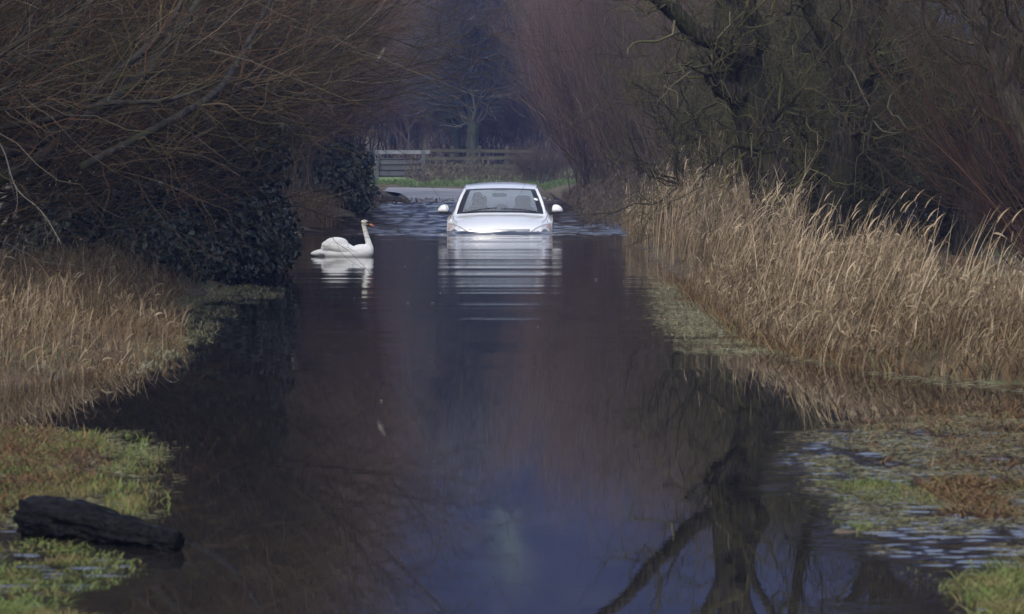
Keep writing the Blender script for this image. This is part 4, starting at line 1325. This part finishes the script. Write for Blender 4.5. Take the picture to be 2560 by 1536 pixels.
b0 = np.array([[i * 3 + k for k in range(2)] for i in range(nx - 1)]).ravel()
mk('grille_bar', V, [np.stack([b0, b0 + 3, b0 + 4, b0 + 1], -1)], M['chrome'], car)
V = []
for x in np.linspace(-.5, .5, nx):
    for z in (.52, .58, .652): V.append(on_front(x, z, .006))
mk('grille', V, [np.stack([b0, b0 + 3, b0 + 4, b0 + 1], -1)], M['black_trim'], car)
# wipers at the foot of the screen
for x0, x1 in ((-.62, -.05), (.02, .60)):
    pts = []
    for q in np.linspace(0, 1, 10):
        x = x0 + (x1 - x0) * q
        pts.append(on_top(x, 1.10 + .13 * abs(x) ** 1.5 + .03 * q, .012))
    MB().tube(pts, np.full(10, .007), 5).build('wiper', M['black_trim'], car)
# cabin
mb = MB(); mb.box((0, 1.55, .86), (1.40, .62, .16)); mb.ell((-.37, 1.42, .93), (.24, .16, .05)); mb.build('dashboard', M['cabin'], car)
mb = MB(); an = np.linspace(0, 2 * math.pi, 28)
mb.tube(np.stack([-.37 + .18 * np.cos(an), 1.78 - .06 * np.sin(an), .93 + .17 * np.sin(an)], 1), np.full(28, .014), 6); mb.build('steering_wheel', M['black_trim'], car)
for x in (-.37, .37):
    mb = MB(); mb.ell((x, 2.42, .80), (.25, .12, .34), 18, 12); mb.ell((x, 2.2, .48), (.25, .32, .10), 18, 10)
    se = mb.build('seat', M['cabin'], car)
    mb = MB(); V, f = sphere(18, 12); V = np.sign(V) * np.abs(V) ** .6 * np.array((.135, .05, .095)); mb.add(V + np.array((x, 2.47, 1.16)), f)
    mb.build('headrest', M['cabin'], se)
mb = MB(); mb.box((0, 3.35, .74), (1.25, .16, .52))
for x in (-.38, 0, .38): mb.ell((x, 3.38, 1.02), (.12, .05, .07))
mb.build('rear_bench', M['cabin'], car)
mb = MB(); mb.box((0, 2.3, .26), (1.5, 3.2, .04)); mb.build('floor_pan', M['cabin'], car, False)
mb = MB(); V, f = sphere(18, 10); V = np.sign(V) * np.abs(V) ** .6 * np.array((.125, .02, .035)); mb.add(V + np.array((-.02, 1.93, 1.265)), f); mb.build('rear_view_mirror', M['black_trim'], car)
nd = 24
ring = [(0, 0)] + [(.165 * math.cos(a), .165 * math.sin(a)) for a in np.linspace(math.pi, 2 * math.pi, nd)]
V = [on_top(0, 1.80, -.012)]
for a in np.linspace(0, math.pi, nd):
    V.append(on_top(.165 * math.cos(a), 1.80 - .14 * math.sin(a) - .012, -.012) )
mk('sensor_patch', V, [np.array([(0, 1 + k, 2 + k) for k in range(nd - 1)])], M['black_trim'], ws)
V = [on_top(.60, 1.53, .004)] + [on_top(.592 + .036 * math.cos(a), 1.535 + .034 * math.sin(a), .004) for a in np.arange(16) * 2 * math.pi / 16]
mk('tax_disc', V, [np.array([(0, 1 + k, 1 + (k + 1) % 16) for k in range(16)])], M['white_card'], ws)

# the driver
M['skin'] = plain_mat('skin', (.45, .28, .21), .6)
M['hair'] = plain_mat('hair', (.09, .07, .055), .8, bump=(60, .01))
M['coat'] = plain_mat('coat', (.10, .11, .15), .9, noise=(12, (.13, .14, .18)))


def remeshed(mb, name, mat, parent, voxel, smooth=8):
    o = mb.build(name, mat, parent)
    r = o.modifiers.new('remesh', 'REMESH'); r.mode = 'VOXEL'; r.voxel_size = voxel; r.use_smooth_shade = True
    s = o.modifiers.new('smooth', 'SMOOTH'); s.iterations = smooth; s.factor = .5
    return o


drv = empty('person', (CARX - .37, CARY + 2.22, CZ + .56), R_(-.6), 'driver behind the wheel of the white car, in a dark coat with dark hair', 'person')
mb = MB()
mb.ell((0, .02, .62), (.078, .098, .115), 20, 14)       # skull
mb.ell((0, -.03, .565), (.055, .070, .07))              # jaw
mb.ell((0, -.095, .605), (.013, .018, .022))            # nose
mb.ell((-.08, .02, .61), (.012, .02, .03)); mb.ell((.08, .02, .61), (.012, .02, .03))
mb.tube([(0, .03, .40), (0, .02, .52)], [.062, .055], 12)
mb.ell((0, .05, .22), (.19, .115, .26), 20, 14)         # torso
mb.ell((0, .04, .38), (.20, .085, .075))
mb.ell((0, -.02, .0), (.18, .16, .11))
for sg in (-1, 1):
    mb.tube([(sg * .19, .03, .37), (sg * .24, -.12, .20), (sg * .235, -.2, .17)], [.058, .048, .045], 10)
    mb.tube([(sg * .235, -.2, .17), (sg * .21, -.34, .30), (sg * .175, -.42, .385)], [.045, .036, .028], 10)
    mb.ell((sg * .17, -.445, .40), (.03, .045, .04))
    for k in range(4): mb.tube([(sg * (.165 - .004 * k), -.455 + .004 * k, .425 - .018 * k), (sg * (.145 - .004 * k), -.478, .43 - .018 * k), (sg * .15, -.47, .405 - .016 * k)], [.009, .009, .008], 6)
    mb.tube([(sg * .19, -.43, .39), (sg * .20, -.46, .42)], [.010, .008], 6)
    mb.tube([(sg * .10, -.02, .0), (sg * .12, -.42, .06), (sg * .11, -.55, -.25)], [.085, .065, .05], 10)
body = remeshed(mb, 'body', M['skin'], drv, .011, 4)
mb = MB(); mb.ell((0, .035, .665), (.090, .100, .095), 20, 12); mb.ell((0, .08, .585), (.082, .055, .10), 16, 10)
remeshed(mb, 'hair', M['hair'], drv, .012, 5)
mb = MB(); mb.ell((0, .05, .21), (.202, .128, .26), 20, 14); mb.ell((0, .04, .37), (.215, .098, .075)); mb.ell((0, -.02, .0), (.19, .16, .115))
for sg in (-1, 1):
    mb.tube([(sg * .195, .03, .37), (sg * .24, -.12, .20), (sg * .235, -.2, .17)], [.068, .058, .054], 10)
    mb.tube([(sg * .235, -.2, .17), (sg * .21, -.34, .30), (sg * .185, -.40, .36)], [.054, .045, .038], 10)
remeshed(mb, 'coat', M['coat'], drv, .013, 4)
for sg in (-1, 1):
    mb = MB(); mb.ell((sg * .03, -.073, .625), (.010, .008, .006)); mb.build('eye', M['black_trim'], drv)
mb = MB(); mb.ell((0, -.094, .552), (.022, .007, .006)); mb.build('mouth', plain_mat('lips', (.32, .13, .11), .5), drv)

# ------------------------------------------------------------------ the swan
M['feather'] = plain_mat('feather', (.90, .90, .88), .75, .25, bump=(26, .012))
M['neck_feather'] = None
def swan_mat():
    m, t, b = new_mat('swan_plumage')
    tc = t.nodes.new('ShaderNodeTexCoord')
    sp = t.nodes.new('ShaderNodeSeparateXYZ'); t.links.new(tc.outputs['Object'], sp.inputs[0])
    r = ramp(t, [(.22, (.90, .90, .89)), (.40, (.68, .64, .53))])       # the stained neck of a wild swan
    t.links.new(sp.outputs[2], r.inputs[0]); t.links.new(r.outputs[0], b.inputs['Base Color'])
    b.inputs['Roughness'].default_value = .8
    b.inputs['Specular IOR Level'].default_value = .2
    n = t.nodes.new('ShaderNodeTexNoise'); n.inputs['Scale'].default_value = 40
    t.links.new(tc.outputs['Object'], n.inputs['Vector'])
    bp = t.nodes.new('ShaderNodeBump'); bp.inputs['Distance'].default_value = .006
    t.links.new(n.outputs[0], bp.inputs['Height']); t.links.new(bp.outputs[0], b.inputs['Normal'])
    return m


SD = wd(641)
sx = (740 + 650 / 5.3 - 1280) * SD / F
sw = empty('swan', (sx, SD, 0), R_(-3), 'white mute swan swimming right beside the dark brambles, wings arched', 'swan')
mb = MB()
mb.ell((.02, 0, .035), (.33, .15, .10), 24, 14)                                     # hull
mb.ell((.22, 0, .055), (.155, .12, .105), 20, 12)                                   # breast
mb.tube(path([(-.20, 0, .045), (-.32, 0, .043), (-.40, 0, .038), (-.455, 0, .034)], 12), np.interp(np.linspace(0, 1, 12), [0, .4, .8, 1], [.065, .05, .026, .008]), 14)
mb.ell((-.24, 0, .045), (.14, .09, .042), 18, 10)
mb.tube(path([(.26, 0, .04), (.318, 0, .085), (.312, 0, .16), (.286, 0, .25), (.264, 0, .33), (.247, 0, .40), (.245, 0, .425)], 30),
        np.interp(np.linspace(0, 1, 30), [0, .15, .3, .5, .75, 1], [.085, .062, .043, .034, .030, .031]), 14)
mb.ell((.258, 0, .442), (.050, .034, .036), 18, 12, Matrix.Rotation(.25, 3, 'Y'))
mb.tube([(.27, 0, .442), (.315, 0, .425)], [.03, .019], 12)
remeshed(mb, 'body', swan_mat(), sw, .008, 6)
reseed(131)
for sg in (-1, 1):
    mb = MB()
    # the arched wing: a dome of coverts and a fan of secondaries curling over the tail
    mb.ell((-.06, sg * .085, .115), (.20, .075, .085), 22, 12, Matrix.Rotation(.28, 3, 'Y'))
    mb.ell((-.115, sg * .078, .170), (.150, .070, .080), 20, 12, Matrix.Rotation(.02, 3, 'Y'))
    mb.ell((-.185, sg * .07, .150), (.12, .062, .062), 18, 10)
    mb.ell((.10, sg * .085, .075), (.17, .055, .055), 20, 10, Matrix.Rotation(.33, 3, 'Y'))
    for k in range(9):
        q = k / 8
        z0, z1 = .09 + .115 * q, .110 + .085 * q
        x1 = -.315 + .13 * q ** 2
        mb.tube(path([(-.02 - .03 * q, sg * .08, z0 + .01 * q), (-.17, sg * (.09 - .03 * q), z0 + .012), (x1, sg * (.075 - .03 * q), z1 - .005)], 8),
                np.array([.02, .028, .030, .030, .028, .024, .017, .006]), 8)
    remeshed(mb, 'wing', M['feather'], sw, .0075, 9)
mb = MB()
mb.tube([(.312, 0, .428), (.345, 0, .410), (.384, 0, .388)], [.019, .015, .007], 10)
bl = mb.build('bill', plain_mat('bill', (.62, .22, .10), .4), sw)
mb = MB(); mb.ell((.322, 0, .444), (.017, .011, .012)); mb.build('bill_knob', M['black_trim'], bl)
mb = MB(); mb.ell((.382, 0, .388), (.008, .006, .006)); mb.build('bill_nail', M['black_trim'], bl)
mb = MB()
for sg in (-1, 1): mb.tube([(.290, sg * .030, .447), (.318, sg * .018, .437)], [.010, .012], 8)
mb.build('lores', M['black_trim'], sw)
for sg in (-1, 1): MB().ell((.286, sg * .0315, .449), (.006, .004, .006)).build('eye', M['black_trim'], sw)

# ------------------------------------------------------------------ leaves adrift
reseed(141)
M['drift_leaf'] = plain_mat('drift_leaf', (.24, .22, .17), .7)
lf = None
spots = [(1012, 668), (1020, 760), (905, 690), (730, 900), (952, 1005), (1080, 760), (1190, 620), (1560, 705), (1490, 700), (885, 748), (1100, 735), (1345, 820)]
words = ['left of the car reflection', 'below the swan reflection', 'just left of the swan neck reflection', 'beside the dark bramble reflection', 'alone in mid water', 'under the left side of the car reflection',
         'close to the car wave', 'near the right reeds', 'between car reflection and right reeds', 'under the swan', 'between swan and car reflection', 'at the end of the car reflection']
for (px, py), wd_ in zip(spots, words):
    d = wd(py)
    if lf is None:
        u = np.linspace(0, 2 * math.pi, 13)[:-1]
        V = np.concatenate([[(0, 0, .006)], np.stack([.020 * np.cos(u), .011 * np.sin(u), .004 + .012 * np.abs(np.cos(u)) ** 3], 1)])
        lf = mk('floating_leaf', V, [np.array([(0, 1 + k, 1 + (k + 1) % 12) for k in range(12)])], M['drift_leaf'])
        o = lf
    else:
        o = lf.copy(); COL.objects.link(o)
    o.location = ((px - 1280) * d / F, d, .003)
    o.rotation_euler = (0, 0, rng.uniform(0, 6))
    o.scale = (.45 if d < 32 else .8,) * 3
    tag(o, 'tiny pale leaf adrift ' + wd_, 'leaf', 'leaves adrift on the flood')

# ------------------------------------------------------------------ the air
hm = bpy.data.materials.new('haze')
hm.use_nodes = True
ht = hm.node_tree
ht.nodes.remove(ht.nodes['Principled BSDF'])
pv = ht.nodes.new('ShaderNodeVolumePrincipled')
pv.inputs['Color'].default_value = (.23, .34, .90, 1)
pv.inputs['Density'].default_value = .00062
ht.links.new(pv.outputs[0], ht.nodes['Material Output'].inputs['Volume'])
mb = MB(); mb.box((0, 540, 99), (1500, 1180, 204))
tag(mb.build('haze', hm, None, False), kind='stuff')
